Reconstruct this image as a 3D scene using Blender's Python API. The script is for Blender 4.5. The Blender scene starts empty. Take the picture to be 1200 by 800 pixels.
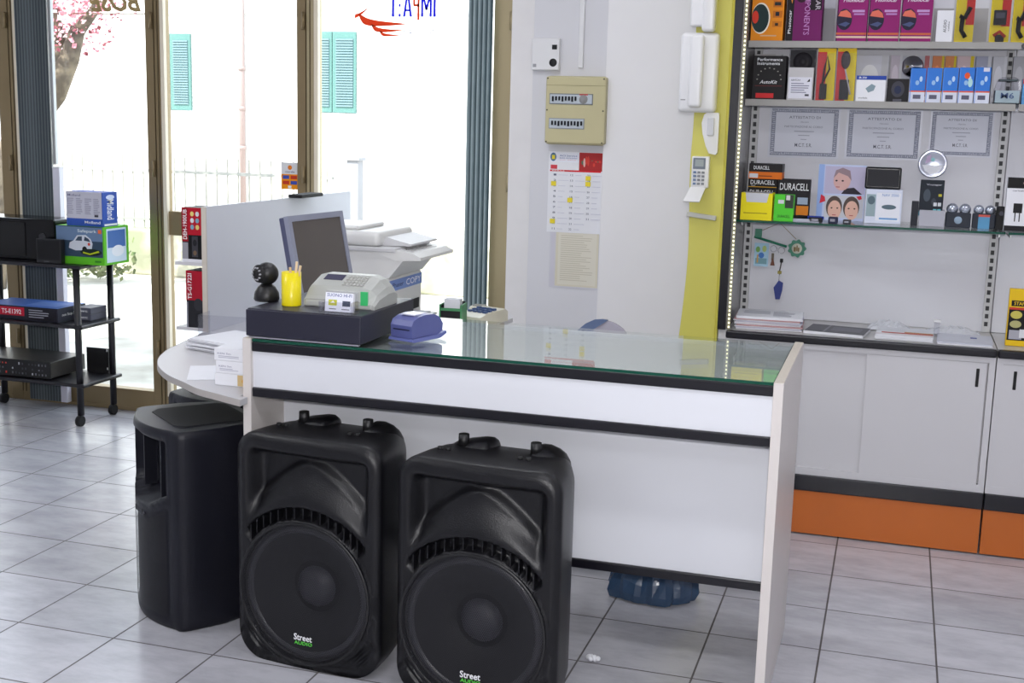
import bpy, bmesh, math, random
from mathutils import Vector, Matrix
random.seed(4)
C = bpy.context.scene.collection
SC = bpy.context.scene
PI = math.pi
# ---------------------------------------------------------------- camera
FPX = 1456.39
CAM = Vector((2.2395, -2.9357, 1.5378))
AX = Vector((0.95455134, 0.29691633, 0.02593142))
AY = Vector((-0.07612766, 0.15877027, 0.98437624))
AZ = Vector((-0.28816024, 0.94161175, -0.17415792))
cd = bpy.data.cameras.new('camera'); cam = bpy.data.objects.new('camera', cd); C.objects.link(cam)
cd.sensor_width = 36; cd.lens = FPX / 1200 * 36; cd.clip_end = 200
Mc = Matrix(((AX.x, AY.x, -AZ.x, CAM.x), (AX.y, AY.y, -AZ.y, CAM.y), (AX.z, AY.z, -AZ.z, CAM.z), (0, 0, 0, 1)))
cam.matrix_world = Mc
SC.camera = cam
# ---------------------------------------------------------------- world, sun, exposure
SC.view_settings.view_transform = 'Standard'; SC.view_settings.look = 'None'
SC.view_settings.gamma = 1; SC.view_settings.exposure = 0.0
SC.view_settings.use_curve_mapping = False
w = bpy.data.worlds.new('sky'); SC.world = w; w.use_nodes = True
bg = w.node_tree.nodes['Background']; bg.inputs[0].default_value = (0.78, 0.87, 1.0, 1); bg.inputs[1].default_value = 3.7
sd = bpy.data.lights.new('sun', 'SUN'); sd.energy = 10.0; sd.angle = 0.01; sd.color = (1, .96, .9)
so = bpy.data.objects.new('sun', sd); C.objects.link(so)
so.rotation_euler = Vector((0.25, 0.62, -0.85)).to_track_quat('-Z', 'Y').to_euler()
CEIL = [(-1.3, -0.6, 17), (1.9, -1.2, 15), (-1.3, -3.4, 17), (1.9, -3.9, 20), (3.3, 0.6, 8), (0.8, 1.0, 10)]   # x, y, watts of the added, unseen ceiling fixtures
LAMP_COL = (0.95, 0.96, 1.0)
fl = bpy.data.lights.new('camera_flash', 'AREA'); fl.shape = 'DISK'; fl.size = .09; fl.energy = 54; fl.color = (1, .985, 1)      # the flash on the photographer's camera
fo = bpy.data.objects.new('camera_flash', fl); C.objects.link(fo); fo.location = CAM + AY * .11 - AZ * .05; fo.rotation_euler = AZ.to_track_quat('-Z', 'Y').to_euler()
fo.rotation_euler = (AZ + Vector((.08, 0, .05))).to_track_quat('-Z', 'Y').to_euler()

def W(px, py, ax, val):
    d = AX * (px - 600) / FPX - AY * (py - 400) / FPX + AZ
    return CAM + d * ((val - CAM[ax]) / d[ax])

# ---------------------------------------------------------------- materials
MATS = {}
def lin(c):
    return tuple((v / 12.92 if v <= .04045 else ((v + .055) / 1.055) ** 2.4) for v in (x / 255 for x in c))
def M(name, rgb=None, rough=.5, metal=0.0, var=.06, nscale=9.0, bump=0.0, bscale=60.0, emit=None, spec=.5, coat=0.0):
    if name in MATS: return MATS[name]
    m = bpy.data.materials.new(name); m.use_nodes = True; nt = m.node_tree; b = nt.nodes['Principled BSDF']
    c = lin(rgb)
    b.inputs['Roughness'].default_value = rough; b.inputs['Metallic'].default_value = metal
    b.inputs['Specular IOR Level'].default_value = spec; b.inputs['Coat Weight'].default_value = coat
    tc = nt.nodes.new('ShaderNodeTexCoord')
    if var > 0:
        n = nt.nodes.new('ShaderNodeTexNoise'); n.inputs['Scale'].default_value = nscale; n.inputs['Detail'].default_value = 4
        nt.links.new(tc.outputs['Object'], n.inputs['Vector'])
        r = nt.nodes.new('ShaderNodeMix'); r.data_type = 'RGBA'
        r.inputs['A'].default_value = (*[v * (1 - var) for v in c], 1); r.inputs['B'].default_value = (*[min(1, v * (1 + var)) for v in c], 1)
        nt.links.new(n.outputs['Fac'], r.inputs['Factor']); nt.links.new(r.outputs['Result'], b.inputs['Base Color'])
    else: b.inputs['Base Color'].default_value = (*c, 1)
    if bump > 0:
        n2 = nt.nodes.new('ShaderNodeTexNoise'); n2.inputs['Scale'].default_value = bscale; n2.inputs['Detail'].default_value = 3
        nt.links.new(tc.outputs['Object'], n2.inputs['Vector'])
        bp = nt.nodes.new('ShaderNodeBump'); bp.inputs['Strength'].default_value = bump; bp.inputs['Distance'].default_value = .002
        nt.links.new(n2.outputs['Fac'], bp.inputs['Height']); nt.links.new(bp.outputs['Normal'], b.inputs['Normal'])
    if emit:
        b.inputs['Emission Color'].default_value = (*c, 1); b.inputs['Emission Strength'].default_value = emit
    MATS[name] = m; return m
def K(rgb):                       # plain printed colour, kept by value
    return M('print_%d_%d_%d' % tuple(rgb), rgb, .5, 0, .03, spec=.22)
white = M('white_laminate', (222, 224, 230), .35, var=.02, nscale=3)
greyw = M('grey_white_laminate', (202, 201, 204), .4, var=.02, nscale=3)
wallm = M('wall_paint', (215, 215, 220), .7, var=.03, nscale=1.5, bump=.15, bscale=40)
blk = M('black_edge_strip', (14, 13, 22), .3, var=.1)
blkp = M('black_plastic', (20, 20, 22), .42, var=.12, bump=.25, bscale=260)
spkm = M('moulded_black_plastic', (13, 13, 17), .36, var=.2, nscale=6, bump=.35, bscale=320, spec=.4)
spkn = M('moulded_blue_black_plastic', (15, 16, 26), .42, var=.2, nscale=5, bump=.3, bscale=260, spec=.35)
darkm = M('matt_black', (12, 12, 14), .7, var=.1)
blkmetal = M('black_painted_metal', (26, 25, 30), .35, 0, .1)
bronze = M('bronze_aluminium', (142, 124, 92), .4, .45, 0)
tan = M('tan_aluminium', (178, 164, 130), .4, .4, 0)
cream = M('cream_daylit_edge', (232, 222, 200), .5)  # daylight on the stile edges, given as a cream colour
orange = M('orange_laminate', (190, 100, 34), .4, var=.08, nscale=5)
yellow = M('yellow_laminate', (206, 200, 96), .4, var=.04, nscale=3)
offw = M('ivory_plastic', (226, 226, 228), .3, var=.02)
beige = M('beige_plastic', (196, 188, 148), .5, var=.04)
papr = M('paper_white', (232, 233, 238), .8, var=.03, nscale=20)
chip = M('chipboard_edge', (196, 188, 176), .8, var=.2, nscale=180)
chrome = M('chrome', (200, 200, 205), .12, 1.0, .02)
steel = M('galvanised_steel', (168, 170, 170), .35, .7, .08)
printm = M('printer_plastic', (222, 222, 220), .4, var=.02)
navy = M('navy_black_metal', (38, 38, 52), .45, var=.08)

def glassmat(name, tint, fres=1.45, rough=0.0):
    m = bpy.data.materials.new(name); m.use_nodes = True; nt = m.node_tree; nt.nodes.clear()
    o = nt.nodes.new('ShaderNodeOutputMaterial'); mx = nt.nodes.new('ShaderNodeMixShader')
    t = nt.nodes.new('ShaderNodeBsdfTransparent'); t.inputs[0].default_value = (*tint, 1)
    g = nt.nodes.new('ShaderNodeBsdfGlossy'); g.inputs['Roughness'].default_value = rough
    f = nt.nodes.new('ShaderNodeFresnel'); f.inputs[0].default_value = fres
    ge = nt.nodes.new('ShaderNodeNewGeometry'); io = nt.nodes.new('ShaderNodeMix'); io.data_type = 'FLOAT'
    io.inputs[2].default_value = fres; io.inputs[3].default_value = 1 / fres
    nt.links.new(ge.outputs['Backfacing'], io.inputs[0]); nt.links.new(io.outputs[0], f.inputs[0])
    nt.links.new(f.outputs[0], mx.inputs[0]); nt.links.new(t.outputs[0], mx.inputs[1]); nt.links.new(g.outputs[0], mx.inputs[2])
    nt.links.new(mx.outputs[0], o.inputs[0]); MATS[name] = m; return m
pane = glassmat('window_glass', (.97, .985, .98))
shelfglass = glassmat('shelf_glass', (.95, .975, .965))
clearp = glassmat('clear_plastic', (.93, .93, .95), 1.5, .05)
greenedge = M('green_glass_edge', (14, 74, 58), .15, var=.02)

def tilemat():
    m = bpy.data.materials.new('floor_tiles'); m.use_nodes = True; nt = m.node_tree; b = nt.nodes['Principled BSDF']; L = nt.links.new
    g = nt.nodes.new('ShaderNodeTexCoord')
    br = nt.nodes.new('ShaderNodeTexBrick'); br.offset = 0; br.squash = 1
    br.inputs['Scale'].default_value = 3.0; br.inputs['Brick Width'].default_value = 1; br.inputs['Row Height'].default_value = 1
    br.inputs['Mortar Size'].default_value = .009; br.inputs['Mortar Smooth'].default_value = .1; br.inputs['Bias'].default_value = 0
    br.inputs['Color1'].default_value = (*lin((196, 196, 203)), 1); br.inputs['Color2'].default_value = (*lin((186, 186, 192)), 1)
    br.inputs['Mortar'].default_value = (*lin((96, 92, 92)), 1)
    L(g.outputs['Object'], br.inputs['Vector'])
    n = nt.nodes.new('ShaderNodeTexNoise'); n.inputs['Scale'].default_value = 5; n.inputs['Detail'].default_value = 8; n.inputs['Roughness'].default_value = .65
    mp = nt.nodes.new('ShaderNodeMapping'); mp.inputs['Scale'].default_value = (1, 2.2, 1); mp.inputs['Rotation'].default_value = (0, 0, .5)
    L(g.outputs['Object'], mp.inputs['Vector']); L(mp.outputs[0], n.inputs['Vector'])
    cr = nt.nodes.new('ShaderNodeValToRGB'); cr.color_ramp.elements[0].position = .35; cr.color_ramp.elements[0].color = (.80, .80, .81, 1)
    cr.color_ramp.elements[1].position = .6; cr.color_ramp.elements[1].color = (1, 1, 1, 1)
    L(n.outputs['Fac'], cr.inputs[0])
    mx = nt.nodes.new('ShaderNodeMix'); mx.data_type = 'RGBA'; mx.blend_type = 'MULTIPLY'; mx.inputs['Factor'].default_value = 1
    L(br.outputs['Color'], mx.inputs['A']); L(cr.outputs[0], mx.inputs['B']); L(mx.outputs['Result'], b.inputs['Base Color'])
    mr = nt.nodes.new('ShaderNodeMapRange'); mr.inputs['To Min'].default_value = .26; mr.inputs['To Max'].default_value = .7
    L(br.outputs['Fac'], mr.inputs['Value']); L(mr.outputs[0], b.inputs['Roughness'])
    bp = nt.nodes.new('ShaderNodeBump'); bp.invert = True; bp.inputs['Strength'].default_value = .5; bp.inputs['Distance'].default_value = .002
    L(br.outputs['Fac'], bp.inputs['Height']); L(bp.outputs[0], b.inputs['Normal'])
    return m
def grillemat():
    m = bpy.data.materials.new('perforated_grille'); m.use_nodes = True; nt = m.node_tree; L = nt.links.new
    b = nt.nodes['Principled BSDF']; b.inputs['Base Color'].default_value = (.016, .016, .019, 1); b.inputs['Roughness'].default_value = .38; b.inputs['Metallic'].default_value = .3
    tc = nt.nodes.new('ShaderNodeTexCoord'); sp = nt.nodes.new('ShaderNodeSeparateXYZ'); L(tc.outputs['Object'], sp.inputs[0])
    def mth(op, a, bb=None):
        n = nt.nodes.new('ShaderNodeMath'); n.operation = op
        for i, v in enumerate((a, bb)):
            if v is None: continue
            if isinstance(v, (int, float)): n.inputs[i].default_value = v
            else: L(v, n.inputs[i])
        return n.outputs[0]
    def dots(ox, oz, p):
        u = mth('SUBTRACT', mth('FRACT', mth('ADD', mth('DIVIDE', sp.outputs[0], p), ox)), .5)
        v = mth('MULTIPLY', mth('SUBTRACT', mth('FRACT', mth('ADD', mth('DIVIDE', sp.outputs[2], p * 1.732), oz)), .5), 1.732)
        return mth('SQRT', mth('ADD', mth('MULTIPLY', u, u), mth('MULTIPLY', v, v)))
    p = .0052
    d = mth('MINIMUM', dots(0, 0, p), dots(.5, .5, p))
    hole = mth('LESS_THAN', d, .38)
    t = nt.nodes.new('ShaderNodeBsdfTransparent'); mx = nt.nodes.new('ShaderNodeMixShader')
    L(hole, mx.inputs[0]); L(b.outputs[0], mx.inputs[1]); L(t.outputs[0], mx.inputs[2]); L(mx.outputs[0], nt.nodes['Material Output'].inputs[0])
    return m
grille = grillemat()
def stripemat(name, c1, c2, scale, axis='X', rough=.5):
    m = bpy.data.materials.new(name); m.use_nodes = True; nt = m.node_tree; L = nt.links.new; b = nt.nodes['Principled BSDF']
    tc = nt.nodes.new('ShaderNodeTexCoord'); wv = nt.nodes.new('ShaderNodeTexWave'); wv.bands_direction = axis; wv.inputs['Scale'].default_value = scale
    wv.inputs['Distortion'].default_value = .4
    L(tc.outputs['Object'], wv.inputs['Vector']); cr = nt.nodes.new('ShaderNodeValToRGB')
    cr.color_ramp.elements[0].color = (*lin(c1), 1); cr.color_ramp.elements[1].color = (*lin(c2), 1)
    L(wv.outputs['Fac'], cr.inputs[0]); L(cr.outputs[0], b.inputs['Base Color']); b.inputs['Roughness'].default_value = rough
    return m
def noisemat(name, c1, c2, scale, rough=.8, lo=.4, hi=.6, detail=6):
    m = bpy.data.materials.new(name); m.use_nodes = True; nt = m.node_tree; L = nt.links.new; b = nt.nodes['Principled BSDF']
    tc = nt.nodes.new('ShaderNodeTexCoord'); n = nt.nodes.new('ShaderNodeTexNoise'); n.inputs['Scale'].default_value = scale; n.inputs['Detail'].default_value = detail
    L(tc.outputs['Object'], n.inputs['Vector']); cr = nt.nodes.new('ShaderNodeValToRGB')
    cr.color_ramp.elements[0].color = (*lin(c1), 1); cr.color_ramp.elements[1].color = (*lin(c2), 1)
    cr.color_ramp.elements[0].position = lo; cr.color_ramp.elements[1].position = hi
    L(n.outputs['Fac'], cr.inputs[0]); L(cr.outputs[0], b.inputs['Base Color']); b.inputs['Roughness'].default_value = rough
    return m

# ---------------------------------------------------------------- mesh builder
class MB:
    def __init__(s): s.v = []; s.f = []; s.m = []; s.sm = []; s.mats = []
    def mi(s, mat):
        if mat not in s.mats: s.mats.append(mat)
        return s.mats.index(mat)
    def add(s, vs, fs, mat, smooth=False, T=None):
        o = len(s.v); i = s.mi(mat)
        s.v += [tuple(T @ Vector(p)) if T else tuple(p) for p in vs]
        for f in fs: s.f.append([a + o for a in f]); s.m.append(i); s.sm.append(smooth)
        return s
    def frombm(s, bm, mat, smooth=False, T=None):
        bm.verts.ensure_lookup_table()
        s.add([v.co.copy() for v in bm.verts], [[v.index for v in f.verts] for f in bm.faces], mat, smooth, T); bm.free(); return s
    def box(s, x0, x1, y0, y1, z0, z1, mat, bev=0.0, seg=2, T=None, smooth=False):
        bm = bmesh.new(); bmesh.ops.create_cube(bm, size=1)
        for v in bm.verts: v.co = Vector(((x0 + x1) / 2 + v.co.x * (x1 - x0), (y0 + y1) / 2 + v.co.y * (y1 - y0), (z0 + z1) / 2 + v.co.z * (z1 - z0)))
        if bev > 0: bmesh.ops.bevel(bm, geom=list(bm.edges), offset=bev, segments=seg, profile=.5, affect='EDGES')
        bm.verts.index_update()
        return s.frombm(bm, mat, smooth, T)
    def cyl(s, p0, p1, r0, mat, r1=None, n=20, smooth=True, T=None):
        p0 = Vector(p0); p1 = Vector(p1); r1 = r0 if r1 is None else r1
        d = (p1 - p0).normalized(); a = d.orthogonal().normalized(); b = d.cross(a)
        vs = []
        for p, r in ((p0, r0), (p1, r1)):
            for k in range(n): t = 2 * PI * k / n; vs.append(p + (a * math.cos(t) + b * math.sin(t)) * r)
        s.add(vs, [[k, (k + 1) % n, n + (k + 1) % n, n + k] for k in range(n)], mat, smooth, T)
        s.add(vs, [list(range(n))[::-1], list(range(n, 2 * n))], mat, False, T); return s
    def tube(s, pts, r, mat, n=10, T=None):
        pts = [Vector(p) for p in pts]; rs = r if isinstance(r, (list, tuple)) else [r] * len(pts)
        vs = []; a = None
        for i, p in enumerate(pts):
            d = (pts[min(i + 1, len(pts) - 1)] - pts[max(i - 1, 0)]).normalized()
            a = d.orthogonal().normalized() if a is None else (a - d * a.dot(d)).normalized()
            b = d.cross(a)
            for k in range(n): t = 2 * PI * k / n; vs.append(p + (a * math.cos(t) + b * math.sin(t)) * rs[i])
        fs = [[i * n + k, i * n + (k + 1) % n, (i + 1) * n + (k + 1) % n, (i + 1) * n + k] for i in range(len(pts) - 1) for k in range(n)]
        s.add(vs, fs, mat, True, T)
        s.add(vs, [list(range(n))[::-1], list(range(len(vs) - n, len(vs)))], mat, False, T); return s
    def lathe(s, prof, mat, axis='z', c=(0, 0, 0), n=40, T=None, smooth=True):
        vs = []; c = Vector(c)
        for r, h in prof:
            for k in range(n):
                t = 2 * PI * k / n; x, y = r * math.cos(t), r * math.sin(t)
                vs.append(c + (Vector((x, y, h)) if axis == 'z' else Vector((x, -h, y)) if axis == '-y' else Vector((h, x, y))))
        m = len(prof)
        fs = [[i * n + k, i * n + (k + 1) % n, (i + 1) * n + (k + 1) % n, (i + 1) * n + k] for i in range(m - 1) for k in range(n)]
        return s.add(vs, fs, mat, smooth, T)
    def prism(s, poly, d0, d1, mat, plane='xy', T=None, smooth=False):   # extrude outline along the third axis
        def P(a, b, h): return {'xy': (a, b, h), 'xz': (a, h, b), 'yz': (h, a, b)}[plane]
        n = len(poly); vs = [P(a, b, d0) for a, b in poly] + [P(a, b, d1) for a, b in poly]
        s.add(vs, [list(range(n))[::-1], list(range(n, 2 * n))], mat, False, T)
        return s.add(vs, [[k, (k + 1) % n, n + (k + 1) % n, n + k] for k in range(n)], mat, smooth, T)
    def text(s, st, cx, cz, wd, ht, y, mat, facing='-y', vert=0, shear=0.0, mirror=False, thick=.0003, off=.006):
        cu = bpy.data.curves.new('t', 'FONT'); cu.body = st; cu.size = 1; cu.shear = shear; cu.resolution_u = 2; cu.extrude = .02; cu.offset = off
        o = bpy.data.objects.new('t', cu); C.objects.link(o)
        me = bpy.data.meshes.new_from_object(o.evaluated_get(bpy.context.evaluated_depsgraph_get()))
        vs = [v.co.copy() for v in me.vertices]; fs = [list(p.vertices) for p in me.polygons]
        bpy.data.objects.remove(o); bpy.data.curves.remove(cu); bpy.data.meshes.remove(me)
        if not vs: return s
        x0 = min(v.x for v in vs); x1 = max(v.x for v in vs); y0 = min(v.y for v in vs); y1 = max(v.y for v in vs)
        sx, sy = (wd, ht) if not vert else (ht, wd)
        out = []
        for v in vs:
            a = ((v.x - x0) / (x1 - x0) - .5) * sx; b = ((v.y - y0) / max(1e-6, y1 - y0) - .5) * sy; t = -abs(thick) * (1 if v.z > 0 else 0)
            if mirror: a = -a
            if vert: a, b = (-b, a) if vert > 0 else (b, -a)
            if facing == '-y': out.append((cx + a, y + t, cz + b))
            elif facing == '+x': out.append((y - t, cx + a, cz + b))
            elif facing == '+z': out.append((cx + a, cz + b, y - t))
        return s.add(out, fs, mat)
    def build(s, name, parent=None, origin=None):
        me = bpy.data.meshes.new(name)
        off = Vector((0, 0, 0))
        if parent is None:
            if origin is None:
                xs = [p[0] for p in s.v]; ys = [p[1] for p in s.v]; zs = [p[2] for p in s.v]
                origin = ((min(xs) + max(xs)) / 2, (min(ys) + max(ys)) / 2, min(zs))
            off = Vector(origin)
        me.from_pydata([tuple(Vector(p) - off) for p in s.v], [], s.f)
        for m in s.mats: me.materials.append(m)
        me.polygons.foreach_set('material_index', s.m); me.polygons.foreach_set('use_smooth', s.sm)
        bm = bmesh.new(); bm.from_mesh(me); bmesh.ops.remove_doubles(bm, verts=bm.verts, dist=1e-6); bmesh.ops.recalc_face_normals(bm, faces=bm.faces); bm.to_mesh(me); bm.free()
        me.update()
        o = bpy.data.objects.new(name, me); C.objects.link(o)
        if parent: o.parent = parent
        else: o.location = off
        return o
def tag(o, label, cat, group=None, kind=None):
    if label: o['label'] = label
    if cat: o['category'] = cat
    if group: o['group'] = group
    if kind: o['kind'] = kind
    return o
def thing(name, label, cat, loc=(0, 0, 0), rz=0.0, group=None):
    o = bpy.data.objects.new(name, None); C.objects.link(o); o.location = loc; o.rotation_euler = (0, 0, rz); o.empty_display_size = .05
    return tag(o, label, cat, group)
def struct(name, mb): return tag(mb.build(name), None, None, None, 'structure')
def copy_tree(o, parent=None):
    c = o.copy(); C.objects.link(c)
    if parent: c.parent = parent
    for ch in [x for x in bpy.data.objects if x.parent == o]: copy_tree(ch, c)
    return c

# ================================================================ the room shell
ZC = 2.95; XL, XR, YB, YW = -3.5, 4.4, -5.2, 2.45
struct('floor', MB().box(XL, XR, YB, 2.62, -.05, 0, tilemat()))
struct('ceiling', MB().box(XL - .2, XR + .2, YB - .2, 2.65, ZC, ZC + .15, wallm))
struct('wall_left', MB().box(XL - .2, XL, YB, 2.65, 0, ZC, wallm))
struct('wall_right', MB().box(XR, XR + .2, YB, 2.65, 0, ZC, wallm))
struct('wall_rear', MB().box(XL, XR, YB - .2, YB, 0, ZC, wallm))
struct('wall_front', MB().box(.655, XR, YW, 2.65, 0, ZC, wallm))
struct('wall_header', MB().box(XL, .655, YW + .05, 2.65, 2.45, ZC, wallm))
struct('trim_1', MB().box(.54, .655, 2.49, 2.65, 0, 2.45, M('pilaster_paint', (228, 226, 226), .6)))
struct('trim_2', MB().box(.995, 1.62, 2.405, YW, 0, ZC, M('lacquered_board', (238, 237, 239), .35, var=.02), bev=.003))

# ---- glazed shop front: four glazed leaves in bronze frames
YG = 2.56
def leaf(n, x0, x1, sl, sr, midrail=None, frame=bronze, creamright=True):
    t = bpy.data.objects.new(n, None); C.objects.link(t); t.location = ((x0 + x1) / 2, YG, 0); t['kind'] = 'structure'
    h = (x1 - x0) / 2
    f = MB()
    f.box(-h, -h + sl, -.035, .035, 0, 2.44, frame, .004); f.box(h - sr, h, -.035, .035, 0, 2.44, frame, .004)
    f.box(-h + sl, h - sr, -.03, .03, 0, .115, frame, .004); f.box(-h + sl, h - sr, -.03, .03, 2.36, 2.44, frame, .004)
    if midrail: f.box(-h + sl, h - sr, -.03, .03, *midrail, frame, .004)
    f.box(-h + .018, -h + .023, -.038, -.034, .05, 2.4, M('bronze_groove', (96, 84, 60), .4, .5, 0))
    f.box(h - .003, h - .0005, -.037, -.034, .05, 2.4, MATS['bronze_groove'])
    f.build('window_frame', t)
    g = MB().box(-h + sl - .005, -h + sl + .015, -.045, -.02, .1, 2.38, cream)  # bright strip painting the daylit side of the bronze stile
    g.build('daylit_edge', t)
    MB().box(-h + sl, h - sr, -.004, .004, .115, 2.36, pane).build('glass_pane', t)
    for z in (.35, 1.26, 1.98):
        MB().cyl((h - .01, -.047, z - .04), (h - .01, -.047, z + .04), .008, frame).build('hinge', t)
    return t
leaf('window_1', XL, -2.165, .06, .075)
leaf('window_2', -2.165, -1.312, .04, .05)
leaf('window_3', -1.312, -.487, .045, .05, (.93, 1.05))
leaf('window_4', -.487, .54, .05, .095, None, tan)
struct('trim_3', MB().box(XL, .54, 2.527, 2.62, 0, .02, bronze, .003))

# folding pleated shutters stacked against the frames
def pleats(x0, x1, y, d, n, m, z1=2.40):
    mb = MB(); pts = []
    for k in range(n * 2 + 1): pts.append((x0 + (x1 - x0) * k / (2 * n), y + (d if k % 2 else 0)))
    back = [(a, b + .004) for a, b in pts[::-1]]
    mb.prism(pts + back, .02, z1, m); return mb
slate = stripemat('slate_grey_pleat_shading', (84, 92, 98), (132, 142, 146), 38, 'X')  # light and shade of the pleats painted as stripes
tealg = stripemat('blue_grey_pleat_shading', (100, 120, 128), (190, 206, 210), 14, 'X')  # stripes carry the pleats' light and dark faces in the colour
tag(pleats(-2.088, -1.900, 2.482, .020, 12, slate).build('folding_shutter'), 'dark slate grey folding shutter stacked in pleats behind the black trolley', 'shutter')
tag(pleats(.34, .455, 2.475, .028, 5, tealg).build('folding_shutter'), 'blue-grey folding shutter stacked in wide pleats next to the tan door frame on the right', 'shutter')
tag(MB().box(-1.895, -1.855, 2.48, 2.515, .0205, 1.245, M('pale_lilac_panel', (222, 220, 232), .5), .002).box(-1.896, -1.854, 2.478, 2.517, 1.245, 1.25, offw).build('narrow_panel'), 'narrow pale panel standing upright beside the dark folded shutter', 'panel')
tag(MB().box(-1.897, -1.880, 2.49, 2.515, 1.26, 2.4, steel, .003).build('shutter_guide'), 'slim steel upright guide rail on the edge of the dark folded shutter', 'rail')

def vinyl(name, rgb):
    m = M(name, rgb, .5); nt = m.node_tree; b = nt.nodes['Principled BSDF']; tr = nt.nodes.new('ShaderNodeBsdfTranslucent'); mx = nt.nodes.new('ShaderNodeMixShader'); mx.inputs[0].default_value = .5
    tr.inputs[0].default_value = (*lin(rgb), 1)
    nt.links.new(b.outputs[0], mx.inputs[1]); nt.links.new(tr.outputs[0], mx.inputs[2]); nt.links.new(mx.outputs[0], nt.nodes['Material Output'].inputs[0]); return m
# writing on the door glass, seen from behind (mirrored)
yg = YG - .0045
tanl = vinyl('gold_vinyl', (176, 160, 124))
mb = MB(); mb.text('BOSE', -1.555, 2.07, .31, .095, yg, tanl, shear=.35, mirror=True, off=.035)
mb.box(-1.80, -1.36, yg - .0006, yg, 2.012, 2.017, tanl)
tag(mb.build('glass_lettering'), 'gold mirrored lettering high on the glass of the left door leaf', 'lettering')
mb = MB(); bluev = vinyl('blue_vinyl', (28, 40, 226)); orv = vinyl('orange_vinyl', (226, 92, 36)); gryv = vinyl('grey_blue_vinyl', (52, 58, 96))
# the word is mirrored: I M (orange P) A : T
def stroke(mb, x0, z0, x1, z1, w_, m_):
    mb.prism([(x0 - w_ / 2, z0), (x0 + w_ / 2, z0), (x1 + w_ / 2, z1), (x1 - w_ / 2, z1)], yg - .0006, yg, m_, 'xz')
zb_, zt_ = 2.000, 2.108
stroke(mb, .147, zb_, .147, zt_, .012, bluev)                                    # I
for a_ in ((.128, zb_, .128, zt_), (.086, zb_, .086, zt_), (.126, zt_, .107, zb_ + .03), (.088, zt_, .107, zb_ + .03)): stroke(mb, *a_, .011, bluev)      # M
stroke(mb, .068, zb_ - .014, .068, zt_, .011, orv); stroke(mb, .046, 2.055, .046, zt_, .010, orv)                # P
mb.box(.042, .072, yg - .0006, yg, 2.046, 2.057, orv); mb.box(.042, .072, yg - .0006, yg, zt_ - .01, zt_, orv)
stroke(mb, .031, zb_, .015, zt_, .011, bluev); stroke(mb, -.003, zb_, .013, zt_, .011, bluev); mb.box(.004, .024, yg - .0006, yg, 2.025, 2.034, bluev)        # A
mb.box(-.030, -.020, yg - .0006, yg, zb_, zb_ + .014, bluev); mb.box(-.030, -.020, yg - .0006, yg, zb_ + .045, zb_ + .059, bluev)  # :
stroke(mb, -.058, zb_, -.058, zt_, .012, bluev); mb.box(-.078, -.038, yg - .0006, yg, zt_ - .012, zt_, bluev)     # T
mb.text('Team Car Audio', .062, 1.932, .175, .026, yg, gryv, mirror=True, off=.012)
def swoosh(x0, z0, x1, z1, sag, th):      # crescent from its thick left head to a thin right tail
    a = []; b = []
    for k in range(31):
        t = k / 30; w_ = th * (1 - t) ** .8 * min(1, t * 6 + .15)
        x = x0 + (x1 - x0) * (t ** 1.4); z = z0 + (z1 - z0) * t - sag * math.sin(PI * t ** .6)
        a.append((x, z + w_ / 2)); b.append((x + w_ * .2, z - w_ / 2))
    return a + b[::-1]
for a in ((-.232, 2.015, .02, 1.968, .024, .046), (-.168, 1.972, .0, 1.940, .020, .030), (-.125, 1.938, -.01, 1.918, .012, .020)):
    sw = swoosh(*a); n_ = len(sw) // 2
    for k in range(n_ - 1): mb.prism([sw[k], sw[k + 1], sw[-2 - k], sw[-1 - k]], yg - .0006, yg, orv, 'xz')
    0 and mb.lathe([(0, .0006), (a[5] * .42, .0006), (a[5] * .42, 0)], orv, '-y', (a[0] + .004, yg, a[1]), 16)
for k in range(12):
    t = k / 12; t2 = (k + 1) / 12; P = lambda q, w_: (-.248 + .085 * q ** .7 - w_ * .3, 2.012 + .045 * q - w_)
    mb.prism([P(t, 0), P(t2, 0), P(t2, .020 * (1 - t2)), P(t, .020 * (1 - t))], yg - .0006, yg, orv, 'xz')
tag(mb.build('glass_lettering'), 'blue and orange mirrored logo lettering with swooshes high on the right door glass', 'lettering')
t = MB(); y = yg
t.box(-.636, -.545, y - .001, y, 1.185, 1.315, offw)
t.box(-.636, -.545, y - .0016, y - .001, 1.185, 1.258, K((240, 150, 20)))
t.lathe([(.0, .0022), (.011, .0022), (.011, .001)], K((240, 130, 30)), '-y', (-.59, y, 1.29))
for i in range(2):
    for j in range(2): t.box(-.628 + i * .042, -.594 + i * .042, y - .0022, y - .0016, 1.235 - j * .026, 1.252 - j * .026, K((200, 60, 40)) if (i + j) % 2 else K((60, 80, 170)))
t.box(-.6, -.582, y - .0022, y - .0016, 1.19, 1.203, K((240, 240, 240)))
t.text('cards', -.59, 1.27, .05, .01, y - .001, K((90, 90, 120)))
tag(t.build('door_sticker'), 'small white and orange payment card sticker on the middle door glass', 'sticker')

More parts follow.
